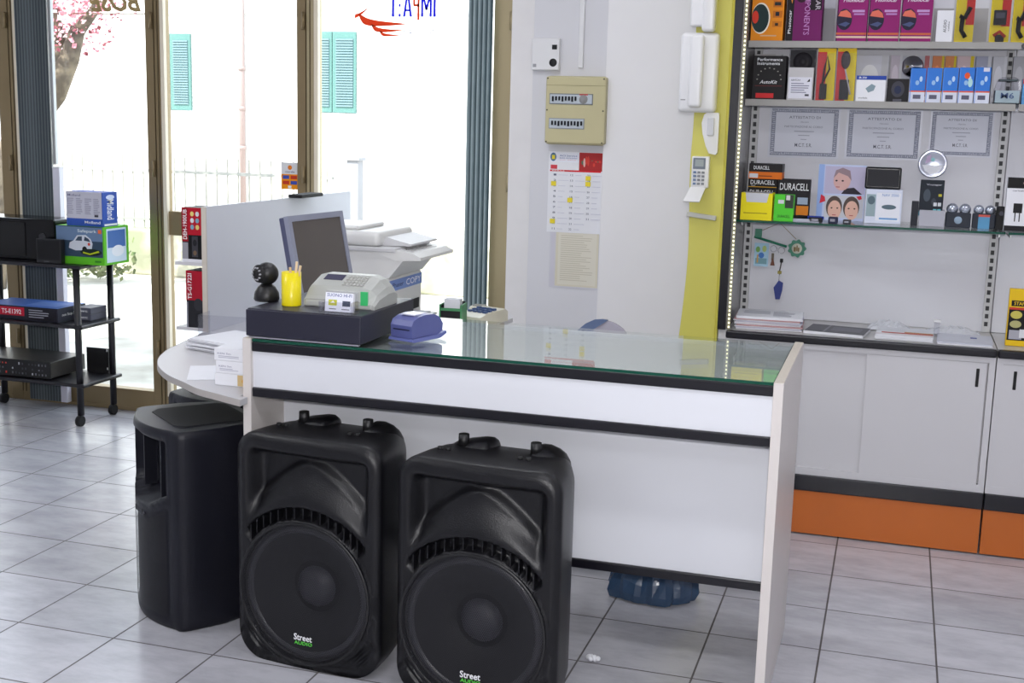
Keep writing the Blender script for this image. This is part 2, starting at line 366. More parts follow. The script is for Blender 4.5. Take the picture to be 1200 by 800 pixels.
# ================================================================ outdoors
def outdoors():
    ground = noisemat('sunlit_paving', (206, 202, 192), (136, 132, 120), 1.3, .9, .46, .7)
    tag(MB().box(-30, 14, 2.62, 16, -.06, -.02, ground).build('street_ground'), None, None, None, 'structure')
    stone = noisemat('stone_and_grass', (186, 180, 160), (142, 144, 120), 2.6, .9)
    tag(MB().box(-22, 6, 7.45, 7.75, -.02, .42, stone, .02).build('low_stone_wall'), 'low pale stone wall with moss below the fence across the street', 'wall')
    hb = M('house_render', (228, 226, 222), .9, var=.02)
    house = thing('house', 'overexposed white house with teal shutters across the street', 'house', (-7, 14.5, 0))
    MB().box(-13, 10, 0, 6, -.02, 6.5, hb).build('facade', house)
    MB().box(-13, 10, -.03, 0, 3.05, 3.12, M('string_course', (225, 222, 222), .9)).build('string_course', house)
    teal = M('teal_paint', (82, 122, 116), .6); sl = stripemat('teal_slats', (140, 196, 210), (90, 176, 176), 11, 'Z')
    def window(x0, x1, z0, z1):
        wd = MB(); wd.box(x0 - .12, x1 + .12, -.06, 0, z0 - .07, z0 - .01, M('stone_sill', (228, 226, 226), .8)); wn = wd.build('window', house)
        half = (x0 + x1) / 2
        for a, b in ((x0, half - .005), (half + .005, x1)):
            s = MB(); s.box(a, b, -.045, -.003, z0, z1, teal, .004); sh = s.build('shutter', wn)
            s2 = MB()
            n = 26
            for k in range(n):
                zz = z0 + .09 + (z1 - z0 - .18) * k / n
                s2.box(a + .06, b - .04, -.062, -.044, zz, zz + (z1 - z0 - .18) / n * .6, M('teal_slat_paint', (104, 128, 134), .7))
            p = s2.build('slats', wn)
    window(-9.16 + 7, -8.43 + 7, 1.58, 2.75)
    window(-6.40 + 7, -5.63 + 7, 1.60, 2.79)
    dp = MB(); dp.cyl((-.53, -.06, -.02), (-.53, -.06, 4), .045, M('pink_drainpipe', (150, 132, 128), .6))
    for z in (1.0, 1.6, 2.2): dp.cyl((-.53, -.06, z), (-.53, -.06, z + .06), .055, MATS['pink_drainpipe'])
    dp.build('drainpipe', house)
    fence = thing('metal_fence', 'pale metal fence with thin upright bars on the low wall across the street', 'fence', (-7, 7.6, .42))
    fm = M('pale_grey_fence_paint', (142, 142, 136), .5)
    MB().box(-14, 4.25, -.02, .02, .545, .575, fm).build('rail', fence)
    MB().box(-14, 4.25, -.02, .02, .08, .10, fm).build('rail', fence)
    b = MB(); x = -8
    while x < 4.2:
        b.box(x - .007, x + .007, -.007, .007, 0, .70, M('fence_bar_paint', (150, 148, 138), .5)); x += .115
    tag(b.build('bars', fence), None, None, None, 'stuff')
    tag(MB().box(-2.70, -2.58, 7.78, 7.9, -.02, 1.14, M('gate_post_white', (146, 146, 150), .7), .005).box(-2.72, -2.56, 7.76, 7.92, 1.14, 1.17, MATS['gate_post_white'], .004).build('gate_post'), 'square white gate post at the end of the fence outside', 'post')
    # blossoming tree
    tr = thing('plum_tree', 'flowering tree with a curved trunk and pink blossom outside the left door', 'tree', (-5.0, 6.0, 0))
    bark = noisemat('bark', (118, 106, 88), (80, 70, 58), 9, .9)
    tb = MB(); tb.tube([(-.35, 0, -.02), (-.25, 0, .6), (.0, 0, 1.1), (.22, 0, 1.45), (.46, 0, 1.68), (.62, 0, 1.95), (.72, 0, 2.2)], [.2, .17, .15, .13, .11, .085, .06], bark, 14)
    tb.tube([(.58, 0, 1.9), (.5, .02, 2.15), (.42, 0, 2.45), (.3, 0, 2.8)], [.08, .07, .055, .04], bark, 12)
    tb.tube([(.7, 0, 2.15), (.85, .05, 2.35), (1.0, .1, 2.7)], [.055, .04, .02], bark, 10)
    tb.tube([(.46, 0, 2.3), (.2, .1, 2.6), (-.1, 0, 2.8)], [.045, .03, .02], bark, 10)
    tb.build('trunk', tr)
    bl = MB(); pk = M('pink_blossom', (206, 140, 150), .8, var=.2, nscale=30); pk2 = M('pale_blossom', (250, 205, 212), .8, var=.1); pk3 = M('plum_leaf', (164, 92, 100), .8)
    for k in range(3200):
        a = random.random() * 2 * PI; r = random.random() ** .5
        c = Vector((.52 + math.cos(a) * r * .66, random.uniform(-.35, .35), 2.62 + math.sin(a) * r * .62))
        if c.x > .82 and c.z < 2.26 - (c.x - 1.0) * -.2: continue
        if c.x > 1.0 - (2.5 - c.z) * .35 and random.random() < .55: continue
        n1 = Vector((random.uniform(-1, 1), random.uniform(-1, 1), random.uniform(-1, 1))).normalized(); n2 = n1.orthogonal().normalized(); s_ = random.uniform(.012, .030)
        n3 = n1.cross(n2)
        bl.add([c + n1 * s_, c + n2 * s_ * .8, c - n1 * s_, c - n2 * s_ * .8, c + n3 * s_ * .5], [[0, 1, 4], [1, 2, 4], [2, 3, 4], [3, 0, 4]], random.choice((pk, pk2, pk2, pk3, pk)))
    tag(bl.build('blossom', tr), None, None, None, 'stuff')
    bu = MB(); gm = noisemat('bush_green', (84, 98, 58), (120, 126, 84), 6, .9)
    for k in range(420):
        c = Vector((-4.95 + random.uniform(-.45, .45), 6.9 + random.uniform(-.2, .2), .02 + abs(random.gauss(.16, .14))))
        n1 = Vector((random.uniform(-1, 1), random.uniform(-1, 1), random.uniform(0, 1))).normalized(); n2 = n1.orthogonal().normalized(); s_ = random.uniform(.03, .06)
        bu.add([c + n1 * s_, c + n2 * s_ * .5, c - n1 * s_, c - n2 * s_ * .5], [[0, 1, 2, 3]], gm)
    tag(bu.build('bush'), 'small pale green bush by the low stone wall outside', 'bush')
outdoors()

# ================================================================ ceiling fixtures (out of frame), added to light the room from the front
lampm = M('added_lamp_diffuser', (255, 255, 255), .5, var=0, emit=3.0)  # glowing face of the added fixtures
for i, (x, y, wt) in enumerate(CEIL):
    t = thing('added_ceiling_light', 'unseen white ceiling fixture added to light the shop', 'added ceiling light', (x, y, ZC - .08), 0, 'added ceiling fixtures')
    MB().box(-.62, .62, -.15, .15, .03, .08, offw, .006).build('housing', t)
    MB().box(-.6, .6, -.13, .13, .0, .03, lampm, .01).build('diffuser', t)
    ld = bpy.data.lights.new('added_ceiling_lamp', 'AREA'); ld.shape = 'RECTANGLE'; ld.size = 1.2; ld.size_y = .26; ld.energy = wt; ld.color = LAMP_COL
    lo = bpy.data.objects.new('added_ceiling_lamp', ld); C.objects.link(lo); lo.location = (x, y, ZC - .1)

# ================================================================ counter
CX0, CX1, CY0, CY1 = .470, 2.000, .198, .85
ct = thing('sales_counter', 'long white sales counter with glass top and black trim strips', 'counter', ((CX0 + CX1) / 2, .5, 0))
cx = (CX0 + CX1) / 2
def cbox(x0, x1, y0, y1, z0, z1, m, bev=0.0): return MB().box(x0 - cx, x1 - cx, y0 - .5, y1 - .5, z0, z1, m, bev)
for x0, x1 in ((CX0, CX0 + .026), (CX1 - .026, CX1)):
    mb = cbox(x0, x1, CY0, CY1, 0, .905, M('ivory_side_laminate', (214, 208, 204), .4, var=.02), .0015)
    mb.box(x0 - cx + .001, x1 - cx - .001, CY0 - .5 + .004, CY1 - .5 - .004, .9045, .9065, chip)
    mb.build('side_panel', ct)
ix0, ix1 = CX0 + .026, CX1 - .026
cbox(ix0, ix1, .212, .23, .762, .868, white).build('front_apron', ct)
cbox(ix0, ix1, .204, .226, .868, .896, blk, .003).build('upper_trim_strip', ct)
cbox(ix0, ix1, .204, .226, .735, .762, blk, .003).build('middle_trim_strip', ct)
cbox(ix0, ix1, .226, .82, .738, .75, M('beige_underside', (176, 168, 146), .6)).build('drawer_base', ct)
cbox(ix0, ix1, .40, .42, .303, .738, white).build('recessed_front_panel', ct)
cbox(ix0, ix1, .392, .42, .276, .303, blk, .003).build('lower_trim_strip', ct)
cbox(ix0, ix1, .23, .81, .872, .884, M('display_tray', (206, 206, 206), .5)).build('display_tray', ct)
cbox(ix0, ix1, .80, .812, .75, .896, white).build('rear_apron', ct)
g = cbox(ix0 + .001, ix1 - .001, .206, .812, .897, .905, shelfglass)
g.box(ix0 + .001 - cx, ix1 - .001 - cx, .2050 - .5, .206 - .5, .897, .905, greenedge)
g.box(ix1 - .0015 - cx, ix1 - .0005 - cx, .206 - .5, .812 - .5, .897, .905, greenedge)
g.build('glass_top', ct)

# desk behind, with rounded end at the left of the counter
def catmull(P, n=8):
    out = []
    for i in range(len(P) - 1):
        p0 = P[max(i - 1, 0)]; p1 = P[i]; p2 = P[i + 1]; p3 = P[min(i + 2, len(P) - 1)]
        for k in range(n):
            t = k / n
            out.append(tuple(.5 * ((2 * p1[j]) + (-p0[j] + p2[j]) * t + (2 * p0[j] - 5 * p1[j] + 4 * p2[j] - p3[j]) * t * t + (-p0[j] + 3 * p1[j] - 3 * p2[j] + p3[j]) * t ** 3) for j in range(2)))
    out.append(P[-1]); return out
edge = catmull([(.488, .150)] + [tuple(W(a, b, 2, .735)[:2]) for a, b in ((255.8, 461.5), (231.6, 455), (215.5, 447.6), (197.7, 439.5), (187, 430.6), (184.6, 423.4), (188, 416.5), (197.7, 408.5), (209, 403.5))] + [(-.20, 1.12)])
poly = [(.462, .192), (.488, .192)] + edge + [(-.20, 1.95), (.745, 1.95), (.745, 1.0), (.462, 1.0)]
dk = thing('rounded_desk', 'white desk with a rounded end running out from the left of the counter', 'desk', (.2, .9, 0))
pl = [(a - .2, b - .9) for a, b in poly][::-1]
d = MB().prism(pl, .716, .735, greyw); d.build('desktop', dk)
e2 = [(a - .2, b - .9) for a, b in edge]; inner = [(a + .0012 * 0, b) for a, b in e2]
eb = MB(); n = len(e2)
vs = []
for a, b in e2:
    v = Vector((a - .25, b - .15)).normalized() * .0015
    vs += [(a + v.x, b + v.y, .7155), (a + v.x, b + v.y, .7355)]
eb.add(vs, [[2 * i, 2 * i + 2, 2 * i + 3, 2 * i + 1] for i in range(n - 1)], M('desk_edge_band', (178, 172, 168), .5), True)
eb.build('edge_band', dk)
MB().box(.18, .205, .12, .9, 0, .716, greyw).build('leg_panel', dk)
MB().box(.5, .525, .16, 1.0, 0, .716, greyw).build('leg_panel', dk)

# partition / display unit standing on the desk
pt = thing('desk_partition', 'tall white partition board standing on the desk behind the monitor', 'partition', (-.187, 1.7, .7355))
pb = MB().box(-.012, .006, -.60, .66, 0, .465, M('partition_grey', (204, 206, 214), .5, var=.02))
pb.build('board', pt)
MB().box(-.0125, .0065, -.606, -.60, 0, .465, M('worn_edge_band', (200, 192, 180), .7, var=.1)).build('edge_band', pt)
MB().box(-.13, -.012, -.60, .2, .245, .257, greyw).build('shelf', pt)
MB().box(-.13, -.012, -.60, .2, .0, .012, greyw).build('shelf', pt)
tag(MB().box(-.185, -.12, 1.75, 1.95, 1.2015, 1.216, darkm, .003).build('black_case'), 'flat black case lying on top of the white partition board', 'case')

# ---------------------------------------------------------------- printed cartons
def prints(parts, x0, z0, wd, ht, y, facing='-y', mb=None):
    """artwork on a face: u, v run 0..1 across the face"""
    mb = mb or MB()
    lay = 0
    for p in parts:
        k = p[0]; u0, u1, v0, v1 = p[1:5]; m_ = p[5] if not isinstance(p[5], tuple) else K(p[5]); lay += .00005
        a0, a1, b0, b1 = x0 + wd * u0, x0 + wd * u1, z0 + ht * v0, z0 + ht * v1
        yy = y - lay
        if k == 'r':
            if facing == '-y': mb.box(a0, a1, yy - .0003, y, b0, b1, m_)
            elif facing == '+x': mb.box(y, y + lay + .0003, a0, a1, b0, b1, m_)
            else: mb.box(a0, a1, b0, b1, y, y + lay + .0003, m_)
        elif k == 'o':
            n = 28; cxx, czz = (a0 + a1) / 2, (b0 + b1) / 2; pts = [(cxx + (a1 - a0) / 2 * math.cos(2 * PI * i / n), czz + (b1 - b0) / 2 * math.sin(2 * PI * i / n)) for i in range(n)]
            if facing == '-y': mb.prism(pts, yy - .0003, y, m_, 'xz')
            elif facing == '+x': mb.prism(pts, y, y + lay + .0003, m_, 'yz')
            else: mb.prism(pts, y, y + lay + .0003, m_, 'xy')
        elif k == 'p':   # free polygon in u,v
            pts = [(x0 + wd * a, z0 + ht * b) for a, b in p[6]]
            if facing == '-y': mb.prism(pts, yy - .0003, y, m_, 'xz')
            elif facing == '+x': mb.prism(pts, y, y + lay + .0003, m_, 'yz')
            else: mb.prism(pts, y, y + lay + .0003, m_, 'xy')
        elif k == 't':
            o = p[7] if len(p) > 7 else {}
            if facing == '-y': mb.text(p[6], (a0 + a1) / 2, (b0 + b1) / 2, a1 - a0, b1 - b0, yy, m_, **o)
            elif facing == '+x': mb.text(p[6], (a0 + a1) / 2, (b0 + b1) / 2, a1 - a0, b1 - b0, y + lay, m_, '+x', **o)
            else: mb.text(p[6], (a0 + a1) / 2, (b0 + b1) / 2, a1 - a0, b1 - b0, y + lay, m_, '+z', **o)
    return mb
def lines(u0, u1, v0, v1, n, c, gap=.55, seed=1):
    r = random.Random(seed); h = (v1 - v0) / n
    return [('r', u0, u0 + (u1 - u0) * r.uniform(.6, 1), v1 - (i + 1) * h + h * gap * .5, v1 - i * h - h * gap * .5, c) for i in range(n)]
def carton(name, label, cat, x0, x1, y0, dp, z0, z1, body, front=(), side=(), top=(), group=None, rz=0.0):
    t = thing(name, label, cat, ((x0 + x1) / 2, y0 + dp / 2, z0), rz, group)
    h = (x1 - x0) / 2; H = z1 - z0
    b = MB().box(-h, h, -dp / 2, dp / 2, 0, H, body, min(.0012, h * .2))
    b.build('carton', t)
    if front: prints(front, -h, 0, 2 * h, H, -dp / 2).build('printed_front', t)
    if side: prints(side, -dp / 2, 0, dp, H, h, '+x').build('printed_side', t)
    if top: prints(top, -h, -dp / 2, 2 * h, dp, H, '+z').build('printed_top', t)
    return t
def sx(px, pyb, pyt, Y):            # world x / height of an upright thing standing at depth Y between two rows of the photo
    return W(px, (pyb + pyt) / 2, 1, Y).x
def shelfbox(name, label, cat, p0, p1, pt_, pb_, Y, dp, zb, body, front=(), side=(), top=(), group=None):
    x0 = sx(p0, pb_, pt_, Y); x1 = sx(p1, pb_, pt_, Y)
    z1 = zb + (W((p0 + p1) / 2, pt_, 1, Y).z - W((p0 + p1) / 2, pb_, 1, Y).z)
    return carton(name, label, cat, x0, x1 - .001, Y, dp, zb, z1, body, front, side, top, group)
red = (190, 20, 34); WH = (236, 238, 240); BK = (16, 16, 18)
# two tall cartons on the partition's shelves
carton('stereo_carton', 'tall red and black car stereo carton on the upper shelf of the partition', 'box', -.285, -.202, 1.10, .12, .7355 + .2575, .7355 + .46, K((40, 36, 38)),
       [('r', 0, .32, .38, 1, (150, 18, 34)), ('r', .32, 1, .5, 1, (176, 20, 40)), ('r', .36, .96, .06, .5, BK), ('t', .06, .26, .42, .96, WH, 'DEH-1900UB', dict(vert=1)), ('r', 0, 1, 0, .06, (220, 220, 226)), ('r', 0, .3, .06, .36, (150, 150, 156)),
        ('r', .5, .8, .1, .48, (60, 60, 66)), ('o', .55, .75, .3, .42, (30, 30, 34)), ('o', .56, .74, .13, .22, (110, 90, 70))] +
       [('o', .44 + .26 * i, .62 + .26 * i, .84 - .12 * j, .93 - .12 * j, ((220, 200, 120), (210, 210, 214), (120, 160, 180))[(i + j) % 3]) for i in range(2) for j in range(3)])
carton('speaker_carton', 'lower red and black speaker carton under the shelf of the partition', 'box', -.272, -.202, 1.10, .10, .7355 + .0125, .7355 + .226, K((36, 36, 40)),
       [('r', 0, 1, .48, 1, (160, 20, 40)), ('t', .1, .34, .5, .95, WH, 'TS-G1722I', dict(vert=1)), ('o', .45, 1, .3, .52, (50, 50, 56)), ('o', .5, .95, .05, .27, (30, 30, 34)), ('r', 0, .1, 0, .45, (150, 150, 160))])

# ---------------------------------------------------------------- cash drawer and what stands on it
ZG = .9068
dr = thing('till', 'large navy black cash drawer on the left end of the glass counter top', 'till', (.656, .41, ZG))
MB().box(-.178, .178, -.196, .2, .004, .085, navy, .003).box(-.165, .165, -.18, .19, 0, .004, darkm).build('body', dr)
MB().box(-.1785, .1785, -.204, -.1965, .006, .082, M('navy_drawer_front', (34, 34, 50), .4), .002).build('drawer_front', dr)
MB().box(-.172, .172, -.2, -.19, .0, .004, M('drawer_bottom_lip', (190, 190, 200), .3, .6)).build('bottom_lip', dr)
ZD = ZG + .0855
cup = thing('pen_cup', 'bright yellow cup with wooden sticks on the cash drawer', 'cup', (.567, .315, ZD))
MB().lathe([(0, 0), (.028, 0), (.0285, .002), (.0285, .098), (.026, .098), (.026, .004), (0, .004)], M('yellow_plastic', (238, 220, 20), .3, var=.02), 'z').build('body', cup)
for i, (a, b, h, c) in enumerate(((.008, .004, .128, (222, 196, 160)), (.016, -.004, .118, (214, 188, 150)), (-.004, .008, .11, (206, 176, 130)))):
    tag(MB().tube([(.567 + a * .3, .315 + b, ZD + .006), (.567 + a * 2.0, .315 + b, ZD + h)], .004, K(c), 8).build('wooden_stick'), ('tallest pale wooden stick in the yellow cup', 'second pale wooden stick leaning in the yellow cup', 'shortest tan wooden stick in the yellow cup')[i], 'stick', 'wooden sticks in the yellow cup')
# fiscal cash register
cr = thing('cash_register', 'light grey sloping cash register with dark display on the cash drawer', 'cash register', (.712, .415, ZD))
gy = M('register_plastic', (172, 174, 170), .4, var=.03); gy2 = M('register_top', (180, 182, 178), .4, var=.03)
prof = [(-.085, .0), (-.085, .022), (-.075, .03), (-.05, .058), (.02, .085), (.065, .084), (.085, .06), (.085, 0)]
b = MB(); n = len(prof)
xs = [(-.112, .8), (-.106, .95), (-.09, 1), (.06, 1), (.085, .88), (.104, .64), (.112, .42)]
vs = []
for x, s_ in xs:
    for a, h in prof: vs.append((x, a, h * s_))
b.add(vs, [[i * n + k, i * n + (k + 1) % n, (i + 1) * n + (k + 1) % n, (i + 1) * n + k] for i in range(len(xs) - 1) for k in range(n)], gy, False)
b.add(vs, [list(range(n)), list(range(len(vs) - n, len(vs)))], gy)
b.build('body', cr)
MB().box(-.108, .104, -.088, .0, 0, .018, gy2, .004).build('base', cr)
sl = Matrix.Translation((0, -.0625, .0445)) @ Matrix.Rotation(math.radians(-41.7), 4, 'X')
Tn = Matrix.Translation((0, -.0145, .0718)) @ Matrix.Rotation(math.radians(-90 + 21.1), 4, 'X')
def slope(mb, u0, u1, v0, v1, m_, th=.0012):       # plates on the upper sloping face
    d = Vector((0, .07, .027)).normalized(); nrm = Vector((0, -.027, .07)).normalized(); o = Vector((0, -.05, .058))
    P = [Vector((u, 0, 0)) + o + d * v for u, v in ((u0, v0), (u1, v0), (u1, v1), (u0, v1))]
    mb.add([p + nrm * th for p in P] + [p - nrm * .001 for p in P], [[0, 1, 2, 3], [0, 4, 5, 1], [1, 5, 6, 2], [2, 6, 7, 3], [3, 7, 4, 0]], m_); return mb
slope(MB(), -.082, -.022, .036, .068, K((62, 60, 84)), .0014).build('display', cr)
kb = MB()
for i in range(6):
    for j in range(4): slope(kb, -.01 + i * .0115, -.002 + i * .0115, .006 + j * .016, .017 + j * .016, K((176, 176, 172)), .003)
kb.build('keypad', cr)
MB().box(.070, .092, -.0905, -.085, .012, .052, M('green_label', (60, 190, 110), .5)).build('green_sticker', cr)
# business card holder
ch = thing('card_holder', 'clear plastic business card holder in front of the cash register', 'card holder', (.755, .238, ZD))
MB().box(-.05, .05, -.028, -.025, .002, .035, clearp).box(-.05, .05, .022, .025, .002, .06, clearp).box(-.05, -.047, -.025, .022, .002, .035, clearp).box(.047, .05, -.025, .022, .002, .035, clearp).box(-.052, .052, -.03, .027, 0, .002, clearp).build('tray', ch)
cdp = prints([('r', 0, 1, 0, 1, (240, 242, 250)), ('t', .06, .94, .78, .95, (30, 60, 140), 'SUONO HI-FI'), ('r', .12, .42, .32, .62, (196, 196, 60)), ('p', 0, 1, 0, 1, (240, 240, 240), [(.18, .45), (.28, .58), (.36, .45)]), ('r', .62, .9, .3, .58, (60, 70, 90)), ('r', .15, .4, .12, .16, (90, 90, 100)), ('r', .6, .88, .12, .16, (90, 90, 100))], -.043, .004, .086, .054, 0, mb=MB().box(-.043, .043, .0, .012, .004, .058, papr))
o = cdp.build('business_cards', origin=(0, 0, 0)); o.location = (.755, .235, ZD); o.rotation_euler = (math.radians(-8), 0, 0)
tag(o, 'stack of white business cards with a small yellow picture in the clear holder', 'cards')
# dome camera / webcam, black
wc = thing('ip_camera', 'black pan and tilt camera with a ring of diodes by the yellow cup', 'camera', (.462, .36, ZD))
MB().lathe([(0, 0), (.034, 0), (.038, .006), (.036, .025), (.026, .042), (.018, .05), (0, .052)], blkp, 'z').build('base', wc)
bm = bmesh.new(); bmesh.ops.create_uvsphere(bm, u_segments=28, v_segments=18, radius=.034); bm.verts.index_update()
MB().frombm(bm, blkp, True, Matrix.Translation((.002, 0, .082))).build('head', wc)
fr = MB(); Tc = Matrix.Translation((.0, -.012, .084)) @ Matrix.Rotation(math.radians(-25), 4, 'Z')
fr.lathe([(0, .034), (.010, .034), (.012, .031), (.026, .024), (.027, .02)], darkm, '-y', T=Tc)
for k in range(10): a = 2 * PI * k / 10; fr.cyl((.018 * math.cos(a), -.026, .018 * math.sin(a)), (.018 * math.cos(a), -.032, .018 * math.sin(a)), .0026, K((170, 170, 176)), n=8, T=Tc)
fr.build('lens_ring', wc)
# violet label printer
vp = thing('receipt_printer', 'small violet blue printer with rounded body on the glass beside the cash drawer', 'printer', (.925, .40, ZG), math.radians(-18))
vp.scale = (.88, .86, .94)
vio = M('violet_plastic', (88, 94, 150), .35, var=.05); vio2 = M('violet_plastic_light', (100, 108, 168), .35)
pr = [(-.075, .012), (-.078, .05), (-.068, .066), (-.04, .076), (.0, .080), (.04, .078), (.07, .066), (.088, .045), (.086, .022), (.06, .012), (.0, .014)]
MB().prism(pr, -.045, .045, vio, 'yz', smooth=False).build('body', vp)
MB().prism([(-.07, .0), (-.082, .003), (-.08, .011), (.02, .013), (.06, .012), (.10, .02), (.105, .012), (.07, 0)], -.05, .05, vio2, 'yz').build('foot', vp)
MB().box(-.034, .034, -.0785, -.07, .036, .039, BKM := K((30, 30, 50))).build('paper_slot', vp)
MB().box(-.028, .028, -.045, .02, .0765, .082, M('paper_roll_lid', (206, 206, 224), .2), .004).build('lid', vp)

# paper boxes and papers on the round desk end
ZT = .7358
for i, (x0, x1, y0, dp_, z0, z1, lb) in enumerate(((.318, .455, .30, .09, ZT, ZT + .037, 'bottom white carton with a tan patch stacked at the round desk end'), (.322, .455, .30, .09, ZT + .0375, ZT + .075, 'middle small white carton of the stack at the round desk end'), (.316, .456, .302, .09, ZT + .0755, ZT + .113, 'topmost small white carton of the stack at the round desk end'))):
    fr_ = [('t', .08, .4, .5, .64, (150, 150, 170), 'KENWOOD'[:3] + ' 5m')] + lines(.1, .6, .2, .42, 2, (170, 170, 186), .6, i)
    if i == 0: fr_ = [('r', .56, 1, .05, .95, (206, 180, 130)), ('o', .66, .9, .25, .7, (214, 160, 70))]
    carton('small_carton', lb, 'box', x0, x1, y0, dp_, z0, z1, papr, fr_, group=None)
def sheetpile(name, label, cat, cxx, cyy, z, wd, dp_, n, th, rz, mat, jit=.01, seed=3, top=None):
    r = random.Random(seed); mb = MB()
    for k in range(n):
        T = Matrix.Translation((cxx + r.uniform(-jit, jit), cyy + r.uniform(-jit, jit), z + k * th)) @ Matrix.Rotation(rz + r.uniform(-jit, jit) * 3, 4, 'Z')
        mb.box(-wd / 2, wd / 2, -dp_ / 2, dp_ / 2, 0, th * .85, mat if not isinstance(mat, list) else mat[k % len(mat)], T=T)
    if top:
        T = Matrix.Translation((cxx, cyy, z + n * th)) @ Matrix.Rotation(rz, 4, 'Z')
        t2 = prints(top, -wd / 2, -dp_ / 2, wd, dp_, 0, '+z'); vs = t2.v
        for f, mi_ in zip(t2.f, t2.m): pass
        for i, m_ in enumerate(t2.mats):
            mb.add(vs, [f for f, k in zip(t2.f, t2.m) if k == i], m_, False, T)
    return tag(mb.build(name), label, cat)
sheetpile('paper_pile', 'loose pile of white papers behind the small cartons on the round desk', 'papers', .11, .83, ZT, .21, .297, 10, .0042, 1.3, papr, .014, 5)
tag(MB().box(-.09, .09, -.11, .11, 0, .0012, papr, T=Matrix.Translation((.235, .46, ZT)) @ Matrix.Rotation(.5, 4, 'Z')).build('paper_sheet'), 'single white sheet lying flat near the edge of the round desk', 'paper')
ac = MB()
T = Matrix.Translation((-.04, .99, ZT)) @ Matrix.Rotation(.12, 4, 'Z')
ac.box(-.11, .11, -.002, .0, 0, .085, clearp, T=T).box(-.11, -.108, 0, .1, 0, .085, clearp, T=T).box(.108, .11, 0, .1, 0, .085, clearp, T=T).box(-.11, .11, 0, .1, 0, .002, clearp, T=T)
tag(ac.build('clear_tray'), 'clear acrylic leaflet tray at the rear of the round desk', 'tray')

# monitor
mo = thing('monitor', 'grey framed flat monitor with a dark screen behind the cash register', 'monitor', (.235, 1.17, ZT), math.radians(84))
Tm = Matrix.Translation((0, 0, .30)) @ Matrix.Rotation(math.radians(-11), 4, 'X')
mg = M('monitor_grey', (142, 146, 164), .4, var=.04); mg2 = M('monitor_back', (78, 82, 110), .4)
def frame(mb, x0, x1, z0, z1, bw, y0, y1, m_, T=None):
    mb.box(x0, x0 + bw, y0, y1, z0, z1, m_, T=T); mb.box(x1 - bw, x1, y0, y1, z0, z1, m_, T=T); mb.box(x0 + bw, x1 - bw, y0, y1, z1 - bw, z1, m_, T=T); mb.box(x0 + bw, x1 - bw, y0, y1, z0, z0 + bw * 1.3, m_, T=T); return mb
frame(MB(), -.185, .185, -.16, .155, .021, -.022, -.004, mg, Tm).build('bezel', mo)
MB().box(-.165, .165, -.018, -.006, -.14, .138, M('dark_screen', (84, 78, 74), .25, var=.03), T=Tm).build('screen', mo)
MB().box(-.183, .183, -.004, .018, -.158, .153, mg2, .004, T=Tm).box(-.14, .14, .018, .045, -.12, .11, mg2, .012, T=Tm).build('back_shell', mo)
MB().cyl((0, .03, .012), (0, .03, .26), .022, mg).build('neck', mo)
MB().lathe([(0, 0), (.11, 0), (.112, .006), (.1, .014), (0, .018)], mg, 'z').build('foot', mo)

# multifunction printer, front faces right
mp = thing('multifunction_printer', 'bulky white multifunction printer with scanner lid on the desk behind the monitor', 'printer', (.235, 1.60, ZT))
pw = printm; pw2 = M('printer_plastic_shade', (204, 204, 206), .45)
b = MB(); b.box(-.22, .17, -.17, .18, .012, .20, pw, .012); b.box(-.23, .19, -.175, .18, 0, .012, pw2)
b.prism([(-.22, .20), (.17, .20), (.24, .285), (.24, .30), (-.22, .30)], -.17, .18, pw, 'xz')
b.build('body', mp)
b = MB(); b.box(-.235, .20, -.18, .19, .30, .318, pw2, .004); b.box(-.23, .13, -.178, .18, .318, .375, pw, .02, 4, smooth=True); b.box(-.20, .03, -.14, .12, .375, .392, pw, .008); b.build('scanner_lid', mp)
MB().prism([(.12, .318), (.27, .30), (.30, .286), (.30, .275), (.20, .268), (.10, .30)], -.175, .185, pw, 'xz').build('control_panel', mp)
kb = MB()
for i in range(4):
    for j in range(7): kb.box(.17 + i * .022, .186 + i * .022, -.14 + j * .04, -.112 + j * .04, .300 - i * .004, .3145 - i * .0035, pw2, .002)
kb.build('keys', mp)
MB().prism([(.10, .318), (.12, .350), (.14, .352), (.20, .338), (.24, .330), (.24, .322)], -.12, .16, pw2, 'xz').build('document_tray', mp)
lb = prints([('r', .02, .98, .70, .93, (120, 146, 206)), ('t', .1, .42, .77, .86, (30, 40, 90), 'Phaser'), ('t', .5, .95, .75, .88, (240, 240, 250), 'COPY')], -.17, .012, .35, .19, .171, '+x')
lb.build('front_label', mp)
lb = prints([('r', .60, .98, .50, .72, (124, 150, 206)), ('t', .62, .94, .55, .67, (30, 40, 110), 'CENTRE')], -.22, .012, .39, .19, -.171)
lb.build('side_label', mp)
MB().box(.171, .174, -.12, .14, .05, .09, darkm).build('output_slot', mp)
MB().box(.17, .26, -.10, .12, .03, .038, pw2, .003).box(.17, .24, -.08, .10, .038, .044, papr).build('paper_tray', mp)

